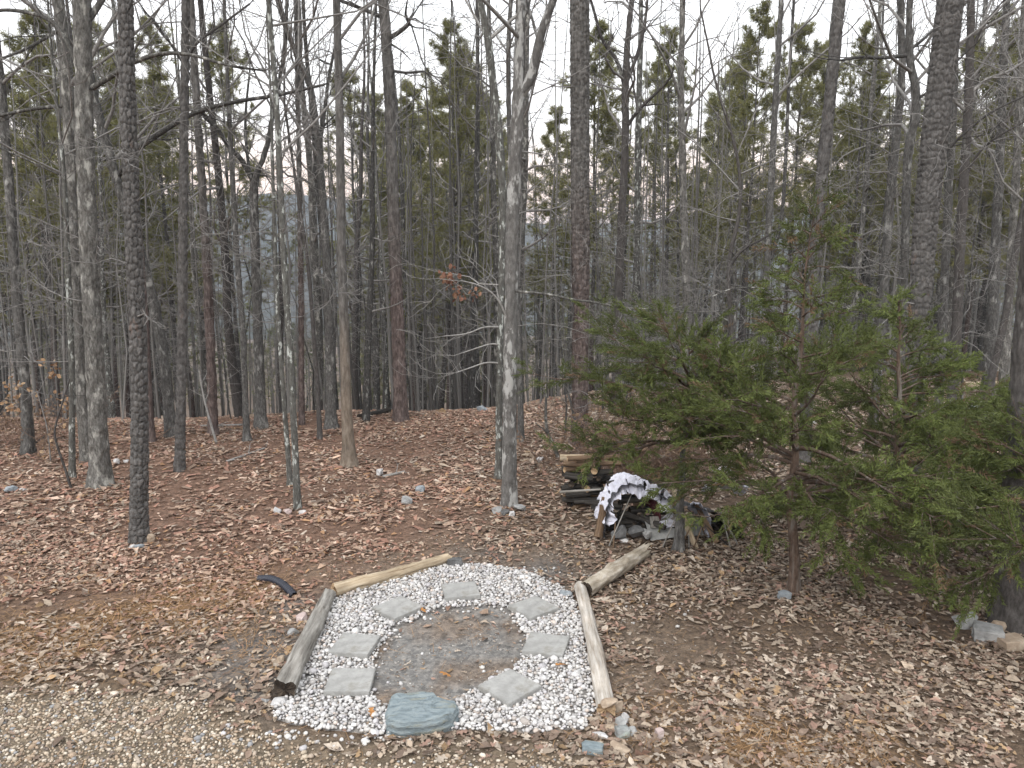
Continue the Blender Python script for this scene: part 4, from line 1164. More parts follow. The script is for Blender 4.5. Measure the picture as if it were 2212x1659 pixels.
def rock(name, label, pxy, wh, depth, mat, seed, rz=0.0, kind='angular', sink=0.25, tilt=(0, 0), group=None, cat='rock', lift=0.0):
    g = ground_at(*pxy)
    w, h = px(wh[0], g), px(wh[1], g)
    o = obj(name, rock_mesh((w, depth, h), seed, kind), M[mat], None, (g[0], g[1], g[2] + h * (0.5 - sink) + lift))
    o.rotation_euler = (tilt[0], tilt[1], rz)
    return tag(o, label, cat, group)

def log_mesh(L, r0, r1, seed, flat=0.0, groove=0.012, knots=2, ragged=(0.0, 0.0), nl=60, k=36, bend=0.0):
    """log along local Y from 0 to L; returns (side mesh data, cap0, cap1)"""
    rg = np.random.default_rng(5000 + seed)
    t = np.linspace(0, 1, nl); th = np.arange(k) * 2 * PI / k
    T, TH = np.meshgrid(t, th, indexing='ij')
    r = (r0 + (r1 - r0) * T)
    cs, sn = np.cos(TH), np.sin(TH)
    if flat > 0:
        e = 1 - flat
        q = (np.abs(cs) ** (2 / e) + np.abs(sn) ** (2 / e)) ** (-e / 2)
        r = r * (q * 0.9 + 0.1)
    r = r * (1 + 0.12 * (fbm(cs * 1.3 + seed, sn * 1.3, T * L * 2.2, seed, 3) - 0.5) * 2)
    g = fbm(TH / (2 * PI) * 9 * 1.0 + 3 * (fbm(T * 3, TH * 0 + seed, seed=seed) - 0.5) * 0.6, T * L * 1.1, seed=seed + 4, octaves=2)
    r = r - groove * np.clip(1 - np.abs(g - 0.5) * 9, 0, 1)
    for _ in range(knots):
        a, u = rg.uniform(0, 2 * PI), rg.uniform(0.1, 0.9)
        d2 = ((np.mod(TH - a + PI, 2 * PI) - PI) * 1.6) ** 2 + ((T - u) * L / (r0 * 1.2)) ** 2
        r = r + r0 * 0.22 * np.exp(-d2 * 3)
    Y = T * L
    if ragged[0]: Y = Y + np.where(T < 0.12, (0.12 - T) / 0.12, 0) * ragged[0] * (fbm(cs * 2.2, sn * 2.2, seed=seed + 8) - 0.5) * 2
    if ragged[1]: Y = Y + np.where(T > 0.88, (T - 0.88) / 0.12, 0) * ragged[1] * (fbm(cs * 2.6, sn * 2.6, seed=seed + 9) - 0.4) * 2
    X = r * cs + bend * np.sin(T * PI); Z = r * sn
    V = np.stack([X, Y, Z], -1).reshape(-1, 3)
    idx = np.arange(nl * k).reshape(nl, k)
    a = idx[:-1]; b = np.roll(a, -1, 1); d = idx[1:]; c = np.roll(d, -1, 1)
    side = np.stack([a, d, c, b], -1).reshape(-1, 4)
    caps = []
    for ring, dirn in ((idx[0], 1), (idx[-1], -1)):
        C = V[ring]; cen = C.mean(0)
        inner = cen + (C - cen) * 0.55 + np.array([0, dirn * 0.006, 0]) + np.column_stack([np.zeros(k), rg.normal(0, 0.006, k), np.zeros(k)])
        VV = np.vstack([C + np.array([0, 0, 0]), inner, [cen + np.array([0, dirn * 0.012, 0])]])
        i0 = np.arange(k); i1 = np.roll(i0, -1)
        q = np.stack([i0, i1, i1 + k, i0 + k], -1) if dirn == 1 else np.stack([i1, i0, i0 + k, i1 + k], -1)
        tr = np.stack([i0 + k, i1 + k, np.full(k, 2 * k)], -1) if dirn == 1 else np.stack([i1 + k, i0 + k, np.full(k, 2 * k)], -1)
        caps.append((VV, [q, tr]))
    return V, side, caps

def log_obj(name, label, p0, p1, r0, r1, mat, capmat, seed, cat='log', group=None, roll=0.0, parts=True, **kw):
    p0, p1 = np.array(p0, float), np.array(p1, float)
    D = p1 - p0; L = float(np.linalg.norm(D))
    V, side, caps = log_mesh(L, r0, r1, seed, **kw)
    q = Vector(D).to_track_quat('Y', 'Z')
    if parts:
        e = empty(name, p0); e.rotation_mode = 'QUATERNION'
        from mathutils import Quaternion
        e.rotation_quaternion = q @ Quaternion((0, 1, 0), roll)
        obj('log_body', mesh_np('log_body', V, [side]), M[mat], e)
        for cv, cf in caps:
            obj('cut_end', mesh_np('cut_end', cv, cf, False), M[capmat], e)
    else:
        VV = np.vstack([V] + [c[0] for c in caps]); fs = [side]; off = len(V)
        for cv, cf in caps:
            fs += [f + off for f in cf]; off += len(cv)
        me = mesh_np('log', VV, fs); me.materials.append(M[mat]); me.materials.append(M[capmat])
        mi = np.ones(len(me.polygons), np.int32); 
        szs = [len(f) for f in fs]
        # polygons are stored in the order of fs
        mi[:szs[0]] = 0
        me.polygons.foreach_set('material_index', mi)
        e = obj(name, me, None, None, p0); e.rotation_mode = 'QUATERNION'; e.rotation_quaternion = q
    return tag(e, label, cat, group)

def gpt(x, y, dz=0.0):
    g = ground_at(x, y); g[2] += dz; return g

# border logs round the gravel ring
log_obj('log', 'grey weathered timber with a dark hollow end along the left of the ring', gpt(614, 1515, 0.10), gpt(712, 1300, 0.085), 0.102, 0.078, 'wood_grey', 'rot', 1, flat=0.45, groove=0.018, ragged=(0.05, 0.01), roll=0.3)
log_obj('log', 'pale tan split log along the back left of the ring', gpt(722, 1292, 0.085), gpt(966, 1220, 0.075), 0.088, 0.068, 'wood_tan', 'cut', 2, flat=0.2, groove=0.02, ragged=(0.02, 0.07))
log_obj('log', 'bleached white log along the right of the ring', gpt(1308, 1545, 0.06), gpt(1252, 1282, 0.085), 0.082, 0.066, 'wood_pale', 'cut', 3, flat=0.1, groove=0.012, ragged=(0.06, 0.0), bend=0.02)
log_obj('log', 'thick tan log with a ragged broken end pointing to the tarp heap', gpt(1264, 1290, 0.09), gpt(1392, 1207, 0.10), 0.10, 0.088, 'wood_bark', 'rot', 4, groove=0.014, ragged=(0.0, 0.22), knots=4)

# pavers
PV = [((1160, 318), 'flat concrete paver at the far back of the ring', 12), ((840, 408), 'concrete paver at the back left beside an orange leaf', 47), ((622, 598), 'concrete paver midway along the left side of the ring', -9),
      ((598, 786), 'concrete paver at the front left of the ring', 2), ((1532, 406), 'concrete paver at the back right of the ring', 38), ((1597, 598), 'concrete paver midway along the right side of the ring', -14), ((1411, 817), 'diagonal concrete paver at the front right beside the slate', 44)]
def paver_mesh(seed):
    bm = bmesh.new(); bmesh.ops.create_cube(bm, size=1.0)
    for v in bm.verts: v.co = (v.co.x * 0.405, v.co.y * 0.405, v.co.z * 0.05)
    bmesh.ops.bevel(bm, geom=bm.edges[:], offset=0.005, segments=2, affect='EDGES')
    bmesh.ops.subdivide_edges(bm, edges=[e for e in bm.edges if e.calc_length() > 0.2], cuts=7, use_grid_fill=True)
    for v in bm.verts:
        n_ = float(fbm(v.co.x * 22 + seed * 3, v.co.y * 22, v.co.z * 30, seed)) - 0.5
        v.co += Vector((v.co.x * 0.025 * n_, v.co.y * 0.025 * n_, 0.004 * n_))
    me = bpy.data.meshes.new('paver'); bm.to_mesh(me); bm.free(); return me
for i, ((zx, zy), lab, ang) in enumerate(PV):
    g = ground_at(zx * 0.4232 + 504, zy * 0.4232 + 1152)
    o = obj('paver', paver_mesh(i), M['paver'], None, (g[0], g[1], g[2] + 0.052))
    o.rotation_euler = (rng.normal(0, 0.015), rng.normal(0, 0.015), math.radians(ang))
    tag(o, lab, 'paver', 'square pavers round the fire pit')

# slate slab at the front of the ring
def slate():
    rg = np.random.default_rng(88)
    g = ground_at(905, 1590)
    out = np.array([(-0.29, -0.03), (-0.275, -0.15), (-0.17, -0.185), (0.02, -0.19), (0.17, -0.15), (0.27, -0.10), (0.315, 0.0), (0.30, 0.075), (0.20, 0.10), (0.13, 0.13), (0.10, 0.205), (-0.06, 0.215), (-0.20, 0.20), (-0.275, 0.165), (-0.28, 0.06)])
    P = np.vstack([out, out[:1]])
    n = 72; d = np.concatenate([[0], np.cumsum(np.linalg.norm(np.diff(P, axis=0), axis=1))])
    u = np.linspace(0, d[-1], n, endpoint=False); P = np.column_stack([np.interp(u, d, P[:, 0]), np.interp(u, d, P[:, 1])])
    Tz = lambda Q: 0.135 + 0.05 * Q[:, 0] * 0.3 + 0.12 * Q[:, 1] + 0.042 * (fbm(Q[:, 0] * 7, Q[:, 1] * 16 + 2, seed=5, octaves=4) - 0.5) + 0.016 * np.round(3 * fbm(Q[:, 0] * 3 + 4, Q[:, 1] * 5, seed=6))
    V = []; top = Tz(P)
    for l in range(12):
        t = l / 11
        s_ = 0.90 + 0.10 * min(1, t * 2.5) - (0.05 if t > 0.93 else 0.0)
        j = 1 + 0.13 * (fbm(P[:, 0] * 7, P[:, 1] * 7, t * 5, 3, 4) - 0.5) + 0.05 * (_hash(np.floor(t * 6), 0, 0, 2) - 0.5)
        V.append(np.column_stack([P * s_ * np.array(j)[:, None], t * top + (1 - t) * -0.03]))
    for q in (0.85, 0.7, 0.55, 0.4, 0.25, 0.12):
        Q = P * q; V.append(np.column_stack([Q, Tz(Q) + 0.004]))
    rings = len(V)
    V = np.vstack(V + [[[0, 0, float(Tz(np.zeros((1, 2)))[0])]]])
    idx = np.arange(rings * n).reshape(rings, n)
    a = idx[:-1]; b = np.roll(a, -1, 1); d_ = idx[1:]; c = np.roll(d_, -1, 1)
    q = np.stack([a, b, c, d_], -1).reshape(-1, 4)
    t = np.stack([idx[-1], np.roll(idx[-1], -1), np.full(n, rings * n)], -1)
    o = obj('slate_slab', mesh_np('slate_slab', V, [q, t], False), M['slate'], None, (g[0], g[1] + 0.16, g[2] + 0.0))
    o.rotation_euler = (0.0, 0.02, 0.05)
    tag(o, 'large blue grey slate slab lying at the front of the ring', 'stone')
slate()

rock('stone', 'dark grey square stone at the far end of the pale tan split log', (982, 1224), (36, 22), 0.12, 'rock_dark', 1, 0.3, 'block', 0.15)
rock('stone', 'blue grey boulder in the corner where the right logs meet', (1222, 1292), (34, 26), 0.13, 'rock_blue', 2, 0.2)
rock('stone', 'pale stone under the hollow end of the grey timber', (604, 1524), (44, 26), 0.14, 'rock_pale', 3, 0.4)
rock('stone', 'small grey stone touching the hollow end of the grey timber', (574, 1516), (26, 16), 0.09, 'rock_grey', 4, 0.9)
rock('stone', 'round pinkish stone tucked behind the grey timber', (652, 1342), (28, 26), 0.12, 'rock_pink', 5)
rock('stone', 'lilac grey stone behind the middle of the grey timber', (634, 1372), (26, 20), 0.1, 'rock_grey', 6)
rock('stone', 'brownish stone behind the lower half of the grey timber', (607, 1432), (18, 24), 0.09, 'rock_tan', 7)
rock('stone', 'flat tan rock capping the front end of the bleached log', (1318, 1556), (46, 26), 0.11, 'rock_tan', 8, 0.15, 'angular', 0.0, lift=0.10)
rock('stone', 'upright tan leaf shaped stone beside the flat tan rock', (1334, 1540), (26, 34), 0.05, 'rock_tan', 9, 0.5, lift=0.02)
rock('stone', 'white wedge stone in the pile at the end of the bleached log', (1352, 1562), (18, 40), 0.05, 'rock_pale', 10, 0.5, tilt=(0.0, -0.5))
rock('stone', 'grey faceted stone in the pile at the end of the bleached log', (1340, 1570), (36, 28), 0.10, 'rock_grey', 11, 0.8)
rock('stone', 'pale green tinted stone in the pile right of the flat tan rock', (1344, 1588), (30, 26), 0.09, 'rock_lichen', 12, 0.2, 'block')
rock('stone', 'small grey stone at the right of the stone pile', (1366, 1586), (22, 24), 0.08, 'rock_grey', 13, 0.2)
rock('stone', 'long white flake lying in front of the stone pile', (1298, 1592), (50, 14), 0.07, 'rock_pale', 14, -0.35)
rock('stone', 'blue slate chip lying lowest left of the stone pile', (1280, 1622), (48, 20), 0.12, 'slate', 15, -0.2, 'block', 0.3)
rock('stone', 'long brown grey stone pointing right at the bottom of the pile', (1338, 1622), (56, 26), 0.09, 'rock_tan', 16, -0.7)
rock('stone', 'small tan stone beneath the flat tan rock', (1316, 1576), (28, 16), 0.08, 'rock_tan', 17, 0.2)
rock('stone', 'small pink stone alone right of the stone pile', (1424, 1592), (18, 24), 0.06, 'rock_pink', 18, 0.4, 'block')
rock('stone', 'blue grey stone at the foot of the reddish cedar trunk', (1694, 1292), (28, 20), 0.09, 'rock_blue', 19, 0.3, 'block')
rock('stone', 'rounded pale grey rock left of the square block by the big dark tree', (2082, 1352), (58, 48), 0.20, 'rock_grey', 20, 0.3)
rock('stone', 'squared light grey block in front of the big dark tree', (2132, 1382), (60, 44), 0.22, 'rock_grey', 21, -0.45, 'block')
rock('stone', 'tan flat rock right of the squared grey block', (2184, 1396), (66, 30), 0.2, 'rock_tan', 22, 0.2, 'block')
rock('stone', 'brown stone wedged between the square block and the big dark tree', (2155, 1362), (40, 30), 0.14, 'rock_tan', 23, 0.5)
for i, (x, y, w_, h_, m_, t_) in enumerate([(1072, 1104, 24, 16, 'rock_grey', 'grey stone left of the foot of the blotched tree'), (1092, 1108, 20, 14, 'rock_dark', 'dark stone before the foot of the blotched tree'), (1106, 1112, 18, 12, 'rock_pale', 'pale stone before the foot of the blotched tree'), (1122, 1100, 30, 16, 'rock_grey', 'wide grey stone right of the foot of the blotched tree'),
                                       (326, 1168, 18, 20, 'rock_tan', 'upright tan stone right of the foot of the plated pine'), (302, 1180, 22, 10, 'rock_blue', 'flat bluish stone before the foot of the plated pine'), (286, 1180, 14, 8, 'rock_pale', 'small pale stone at the left foot of the plated pine'),
                                       (598, 1104, 26, 12, 'rock_pale', 'pale flat stone left of the lichen spotted tree'), (622, 1106, 22, 12, 'rock_pink', 'pinkish stone just left of the lichen spotted tree foot'), (656, 1106, 22, 12, 'rock_pale', 'pale stone just right of the lichen spotted tree foot'), (680, 1090, 14, 8, 'rock_tan', 'small tan stone off to the right of the lichen spotted tree'),
                                       (820, 1022, 20, 16, 'rock_pale', 'pale round stone near the short pale stick'), (875, 1081, 40, 12, 'rock_grey', 'low grey stone sunk in leaves at mid clearing'), (908, 1058, 24, 14, 'rock_blue', 'small blue grey stone upslope of the low sunk stone'), (922, 1014, 26, 8, 'rock_tan', 'low tan stone at the back of the clearing'),
                                       (25, 1057, 26, 12, 'rock_blue', 'bluish stone in leaves at the left edge'), (48, 1058, 18, 8, 'rock_pale', 'pale stone beside the bluish stone at the left edge'), (252, 997, 16, 12, 'rock_pale', 'pale stone right behind the stout oak'), (272, 995, 12, 8, 'rock_pale', 'tiny pale stone right of the stout oak'),
                                       (1041, 884, 12, 12, 'rock_blue', 'small bluish stone on the crest left of the blotched tree'), (1510, 845, 26, 14, 'rock_grey', 'grey rock on the crest above the cedar'), (1758, 912, 14, 10, 'rock_pale', 'pale rock seen through the tall cedar'), (1490, 910, 20, 10, 'rock_pale', 'pale rock behind the spreading cedar'), (1140, 985, 30, 10, 'rock_tan', 'flat tan stone beside the leaning dead stub'), (1165, 992, 24, 10, 'rock_pale', 'flat pale stone near the leaning dead stub'), (1560, 1022, 60, 26, 'rock_pale', 'white rock behind the cedar boughs above the tarp heap')]):
    rock('stone', t_, (x, y + 5), (w_ * 1.1, h_ * 1.25), px(w_, ground_at(x, y)) * 0.8, m_, 40 + i, i * 0.7, 'angular', 0.12)
# lichened outcrop at the right: boulders one could lift apart
for i, (x, y, w_, h_, dp, t_) in enumerate([(2082, 893, 74, 34, 0.7, 'long low lichened boulder left of the slanting trunk'), (2124, 886, 50, 26, 0.6, 'dark hollowed boulder right behind the slanting trunk'), (2148, 898, 44, 34, 0.5, 'rounded lichened boulder right of the slanting trunk'), (2045, 893, 40, 16, 0.4, 'small pale boulder at the left end of the outcrop'), (2120, 905, 40, 14, 0.3, 'flat stone before the slanting trunk')]):
    rock('boulder', t_, (x, y), (w_, h_), dp, 'rock_lichen' if i != 3 else 'rock_pale', 90 + i, 0.2 * i, 'angular', 0.2, cat='boulder')

# black drain pipe
def drain_pipe():
    P = np.array([gpt(560, 1254, 0.02), gpt(585, 1258, 0.05), gpt(612, 1270, 0.05), gpt(636, 1290, 0.015)])
    b = P[0].copy(); P = smooth_poly(P - b, 3)
    n = 60; s_ = np.linspace(0, 1, n)
    d = np.concatenate([[0], np.cumsum(np.linalg.norm(np.diff(P, axis=0), axis=1))]); d /= d[-1]
    Q = np.column_stack([np.interp(s_, d, P[:, i]) for i in range(3)])
    R = 0.044 + 0.005 * (np.arange(n) % 3 == 0)
    V, Fc = tubes([(Q, R, 14), (Q[::-1], (R - 0.007)[::-1], 14)])
    o = obj('drain_pipe', mesh_np('drain_pipe', V, Fc), M['pipe'], None, b)
    tag(o, 'short black corrugated drain pipe poking out of the leaves left of the ring', 'pipe')
drain_pipe()

# ------------------------------------------------------------------ firewood stack, tarp heap
rw = np.random.default_rng(61)
fb = gpt(1270, 1102)
for layer in range(8):
    z = fb[2] + 0.05 + layer * 0.10
    for dp in range(2):
        for col_ in range(3):
            top = layer >= 7
            endon = (not top) and rw.random() < 0.45
            L = rw.uniform(0.30, 0.45) if endon else rw.uniform(0.34, 0.56)
            x0 = fb[0] - 0.36 + col_ * 0.20 + rw.normal(0, 0.03)
            y0 = fb[1] + dp * 0.20 + rw.normal(0, 0.03)
            r = rw.uniform(0.036, 0.062)
            yaw = rw.normal(1.25, 0.25) if endon else rw.normal(0.05, 0.30)
            p0 = np.array([x0 + (0.1 if endon else -0.02), y0 - (0.08 if endon else 0), z + rw.normal(0, 0.015)]); p1 = p0 + np.array([math.cos(yaw) * L, math.sin(yaw) * L, rw.normal(0, 0.03)])
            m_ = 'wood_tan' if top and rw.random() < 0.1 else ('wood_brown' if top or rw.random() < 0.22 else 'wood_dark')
            log_obj('firewood_log', 'tan or brown log on the top course of the firewood stack' if top else 'dark rotting log in the body of the firewood stack', p0, p1, r, r * rw.uniform(0.75, 1.0),
                    m_, 'cut' if (top or rw.random() < 0.28) else 'rot', 100 + layer * 6 + dp * 3 + col_, 'firewood', 'top logs of the firewood stack' if top else 'lower logs of the firewood stack',
                    parts=False, nl=12, k=12, groove=0.008, knots=2)
p = np.array([fb[0] - 0.34, fb[1] - 0.16, fb[2] + 0.86])
log_obj('firewood_log', 'mossy yellowish log lying crosswise on top of the firewood stack', p, p + np.array([0.55, 0.06, 0.01]), 0.045, 0.04, 'wood_brown', 'cut', 170, 'firewood', parts=False, nl=20, k=14, groove=0.006)
p = np.array([fb[0] - 0.45, fb[1] - 0.17, fb[2] + 0.34])
log_obj('firewood_log', 'pale grey pole lying across the front of the firewood stack', p, p + np.array([0.62, -0.03, 0.05]), 0.022, 0.018, 'wood_grey', 'cut', 171, 'firewood', parts=False, nl=20, k=10, groove=0.003)

hb = gpt(1375, 1165)            # foot of the heap
hx = lambda dxp, dzp, dy=0.0: np.array([hb[0] + px(dxp, hb), hb[1] + dy, hb[2] + px(dzp, hb)])
for layer in range(8):
    for col_ in range(4):
        L = rw.uniform(0.35, 0.6); endon = rw.random() < 0.5
        p0 = hx(-58 + col_ * 26 + rw.normal(0, 4), 10 + layer * 14 + rw.normal(0, 2), 0.12 + rw.uniform(0, 0.18) + layer * 0.015)
        yaw = rw.normal(1.3, 0.3) if endon else rw.normal(0.0, 0.5)
        p1 = p0 + np.array([math.cos(yaw) * L, math.sin(yaw) * L, rw.normal(0.0, 0.07)])
        log_obj('firewood_log', 'dark weathered log piled under the white tarp', p0, p1, rw.uniform(0.035, 0.062), 0.035, 'wood_dark' if rw.random() < 0.85 else 'wood_brown', 'rot', 200 + layer * 4 + col_, 'firewood', 'dark logs under the white tarp', parts=False, nl=10, k=10, groove=0.008)

def tarp(name, label, path, depth, nseg, nd, seed, mat, crumple=0.05, ragged=0.10, drape=0.0):
    """sheet hung over a path of picture offsets (dx, dz), running back by depth"""
    P = np.array([hx(a, b_) for a, b_ in path])
    P = smooth_poly(P, 3)
    d = np.concatenate([[0], np.cumsum(np.linalg.norm(np.diff(P, axis=0), axis=1))])
    L = d[-1]; u = np.linspace(0, L, nseg)
    Q = np.column_stack([np.interp(u, d, P[:, i]) for i in range(3)])
    v = np.linspace(0, 1, nd)
    U, Vv = np.meshgrid(np.arange(nseg), v, indexing='ij')
    base = Q[U]
    cen = Q.mean(0) - np.array([0, 0, 0.25])
    nrm = base - cen; nrm[..., 1] = 0; nrm /= np.linalg.norm(nrm, axis=-1, keepdims=True) + 1e-6
    uu = u[U]
    f0 = ragged * (fbm(uu * 9 + seed, 0 * uu, seed=seed) - 0.5) * 2 * (1 - Vv)
    yy = depth * Vv + f0
    rid = 1 - np.abs(2 * fbm(uu * 7, Vv * 5 + seed, seed=seed + 1) - 1) * 2
    rid2 = 1 - np.abs(2 * fbm(uu * 17, Vv * 11 + seed, seed=seed + 2) - 1) * 2
    h = crumple * rid + crumple * 0.45 * rid2 - crumple * 0.5 + crumple * 1.6 * (fbm(uu * 2.6, Vv * 2 + 3, seed=seed + 11) - 0.5)
    lay = -0.10 * np.sin(Vv * PI) * (fbm(uu * 3, Vv * 2, seed=seed + 5)) - 0.35 * Vv ** 2 * 0.6
    hang = np.clip(1 - Vv / 0.3, 0, 1)
    X = base + nrm * (h - drape * hang ** 1.5 * (0.15 + 1.5 * fbm(uu * 2.1, 0 * uu, seed=seed + 6)))[..., None]; X[..., 1] += yy - 0.06 * hang; X[..., 2] += lay - 0.5 * drape * hang
    idx = np.arange(nseg * nd).reshape(nseg, nd)
    q = np.stack([idx[:-1, :-1], idx[1:, :-1], idx[1:, 1:], idx[:-1, 1:]], -1).reshape(-1, 4)
    # torn strips along the front hem
    keep = np.ones(len(q), bool)
    qi = np.stack(np.meshgrid(np.arange(nseg - 1), np.arange(nd - 1), indexing='ij'), -1).reshape(-1, 2)
    tear = vn(qi[:, 0] * 0.28, qi[:, 1] * 0.15, seed=seed + 8)
    keep &= ~((qi[:, 1] < nd * 0.24) & (tear > 0.82))
    q = q[keep]
    used = np.unique(q); remap = -np.ones(nseg * nd, int); remap[used] = np.arange(len(used))
    o = obj(name, mesh_np(name, X.reshape(-1, 3)[used] - hb, [remap[q]], False), M[mat], None, hb)
    md = o.modifiers.new('thick', 'SOLIDIFY'); md.thickness = 0.004
    tag(o, label, 'tarp')
tarp('tarp', 'torn white tarp arched over the dark heap of logs', [(-80, 46), (-72, 88), (-56, 120), (-34, 138), (-8, 143), (18, 132), (44, 114), (70, 100), (88, 74), (92, 40)], 0.75, 150, 40, 3, 'tarp', 0.055, 0.07, 0.24)
tarp('tarp', 'crumpled white tarp scrap sagging to the ground right of the leaning poles', [(120, 85), (140, 78), (155, 55), (160, 25), (152, 8)], 0.35, 50, 14, 9, 'tarp', 0.04)
tarp('tarp', 'white tarp scrap showing through the cedar at the back of the heap', [(150, 120), (180, 132), (215, 128), (240, 110)], 0.4, 40, 14, 12, 'tarp', 0.04)
tarp('black_sheet', 'black plastic sheet lying at the right end of the heap', [(165, 40), (190, 42), (215, 34), (228, 4)], 0.5, 40, 14, 15, 'black_sheeting', 0.03)
tarp('cloth', 'maroon cloth hanging in the heap right of the dark logs', [(22, 98), (34, 92), (46, 70), (50, 36), (46, 20)], 0.25, 40, 10, 18, 'cloth', 0.03)

tarp('added_dark_sheet', 'black sheet added beneath the torn white tarp to darken the log heap', [(-66, 4), (-62, 60), (-48, 104), (-22, 124), (6, 124), (40, 100), (90, 84), (150, 66), (205, 46), (228, 4)], 0.85, 110, 26, 21, 'black_sheeting', 0.05, 0.05)  # added black sheet: stands in for the dark inside of the heap
def sheet_board(name, label, a, b_, h, thick, mat, cat, tiltx=0.0, curve=0.0):
    A, B = hx(*a), hx(*b_)
    L = np.linalg.norm(B - A); n = 24; m = 6
    u = np.linspace(0, L, n); w = np.linspace(0, h, m)
    U, W = np.meshgrid(u, w, indexing='ij')
    yb = curve * np.sin(U / L * PI) + 0.012 * (fbm(U * 6, W * 9, seed=4) - 0.5)
    top = np.stack([U, yb, W], -1).reshape(-1, 3); bot = np.stack([U, yb + thick, W], -1).reshape(-1, 3)
    idx = np.arange(n * m).reshape(n, m); k = n * m
    f = np.stack([idx[:-1, :-1], idx[1:, :-1], idx[1:, 1:], idx[:-1, 1:]], -1).reshape(-1, 4)
    ring = np.concatenate([idx[:, 0], idx[-1, 1:], idx[::-1, -1][1:], idx[0, ::-1][1:-1]])
    r2 = np.roll(ring, -1)
    e = np.stack([ring, ring + k, r2 + k, r2], -1)
    o = obj(name, mesh_np(name, np.vstack([top, bot]), [f, f[:, ::-1] + k, e], False), M[mat], None, A)
    D = B - A
    o.rotation_euler = (tiltx, 0, math.atan2(D[1], D[0]))
    tag(o, label, cat)
sheet_board('metal_sheet', 'bent grey metal sheet lying along the foot of the heap', (28, 2, -0.10), (150, 6, 0.12), 0.30, 0.006, 'sheet_metal', 'metal sheet', -0.75, -0.05)
sheet_board('board', 'grey weathered board lying against the foot of the heap', (30, 26, -0.02), (96, 28, 0.05), 0.16, 0.025, 'wood_grey', 'board', -0.3)
log_obj('pole', 'stout tan pole leaning on the heap beside the grey cedar trunk', hx(122, -14, -0.28), hx(76, 118, 0.25), 0.045, 0.03, 'wood_tan', 'cut', 301, 'pole', parts=False, nl=40, k=14)
log_obj('pole', 'shorter brown pole leaning on the heap, right of the stout tan pole', hx(166, 4, -0.2), hx(128, 74, 0.15), 0.04, 0.032, 'wood_brown', 'cut', 302, 'pole', parts=False, nl=30, k=12)
log_obj('pole', 'thin grey pole leaning at the right end of the heap', hx(212, -4, -0.2), hx(182, 60, 0.2), 0.016, 0.012, 'wood_grey', 'cut', 303, 'pole', parts=False, nl=20, k=8)
for i in range(7):
    a_, b_ = rw.uniform(-90, 200), rw.uniform(0, 40)
    tx = a_ + rw.normal(10, 40)
    log_obj('stick', 'thin dead stick leaning on the front of the log heap', hx(a_, 0, -0.30 + rw.uniform(-0.05, 0.1)), hx(tx, rw.uniform(40, 100), 0.05), 0.012, 0.006, 'wood_brown' if i % 2 else 'wood_grey', 'rot', 340 + i, 'stick', 'thin sticks leaning on the log heap', parts=False, nl=14, k=7, groove=0.001)
log_obj('pole', 'thin dark stick crossing the white tarp scrap', hx(196, -6, -0.28), hx(106, 70, 0.0), 0.011, 0.007, 'wood_dark', 'rot', 304, 'pole', parts=False, nl=20, k=8)
log_obj('log', 'rounded tan log standing at the left foot of the tarp', hx(-82, 4, 0.02), hx(-66, 84, 0.2), 0.07, 0.045, 'wood_brown', 'cut', 305, parts=False, nl=24, k=14)
for i, (dx_, dz_, s_, m_, t_) in enumerate([(-42, 22, (0.24, 0.2, 0.22), 'rock_dark', 'grey boulder at the left front of the tarp heap'), (-4, 24, (0.26, 0.2, 0.18), 'rock_dark', 'wide grey boulder in the middle front of the tarp heap'), (18, 20, (0.16, 0.14, 0.16), 'rock_grey', 'smaller grey stone next to the metal sheet'), (-30, 4, (0.15, 0.12, 0.1), 'rock_pale', 'low pale stone at the very front of the tarp heap')]):
    o = obj('stone', rock_mesh(s_, 130 + i), M[m_], None, hx(dx_, dz_, -0.12)); tag(o, t_, 'rock')

# dry brush behind the heap
def brush(label, pxy, w_, hgt, n_, seed):
    rg = np.random.default_rng(seed); g = ground_at(*pxy); polys = []
    for i in range(n_):
        q = np.array([rg.normal(0, w_ * 0.4), rg.normal(0, w_ * 0.3), -0.02]); q[2] = float(terrain(g[0] + q[0], g[1] + q[1])) - g[2]
        grow(rg, q, (rg.normal(0, 0.5), rg.normal(0, 0.5), 1.0), hgt * rg.uniform(0.5, 1.1), 0.007, 0, 2, polys, (5, 3), -0.02, 0.3, None, 0.0034)
    V, Fc = tubes(polys)
    o = empty('brush_clump', g); tag(o, label, 'brush')
    obj('stems', mesh_np('stems', V, Fc), M['brush'], o)['kind'] = 'stuff'
    tips = np.array([p_[0][-1] for p_ in polys])
    tips = tips[rg.random(len(tips)) < 0.7]
    V, Fc, c = leaf_bits(rg, tips, 1, 0.07, [(0.22, 0.15, 0.10), (0.17, 0.11, 0.075), (0.28, 0.2, 0.14)], 0.03)
    obj('dead_leaves', mesh_np('dead_leaves', V, Fc, False, c), M['leaf'], o)['kind'] = 'stuff'
brush('tall clump of dry brown brush behind the firewood stack and tarp', (1352, 1030), 1.5, 1.15, 85, 11)
brush('dry brown brush under the spreading cedar behind the heap', (1450, 1040), 1.2, 0.9, 45, 14)
brush('low dry brush at the foot of the massive pine', (1300, 985), 0.9, 0.5, 30, 12)
brush('tan brush tangle on the crest at the far left', (30, 960), 2.0, 0.9, 40, 13)

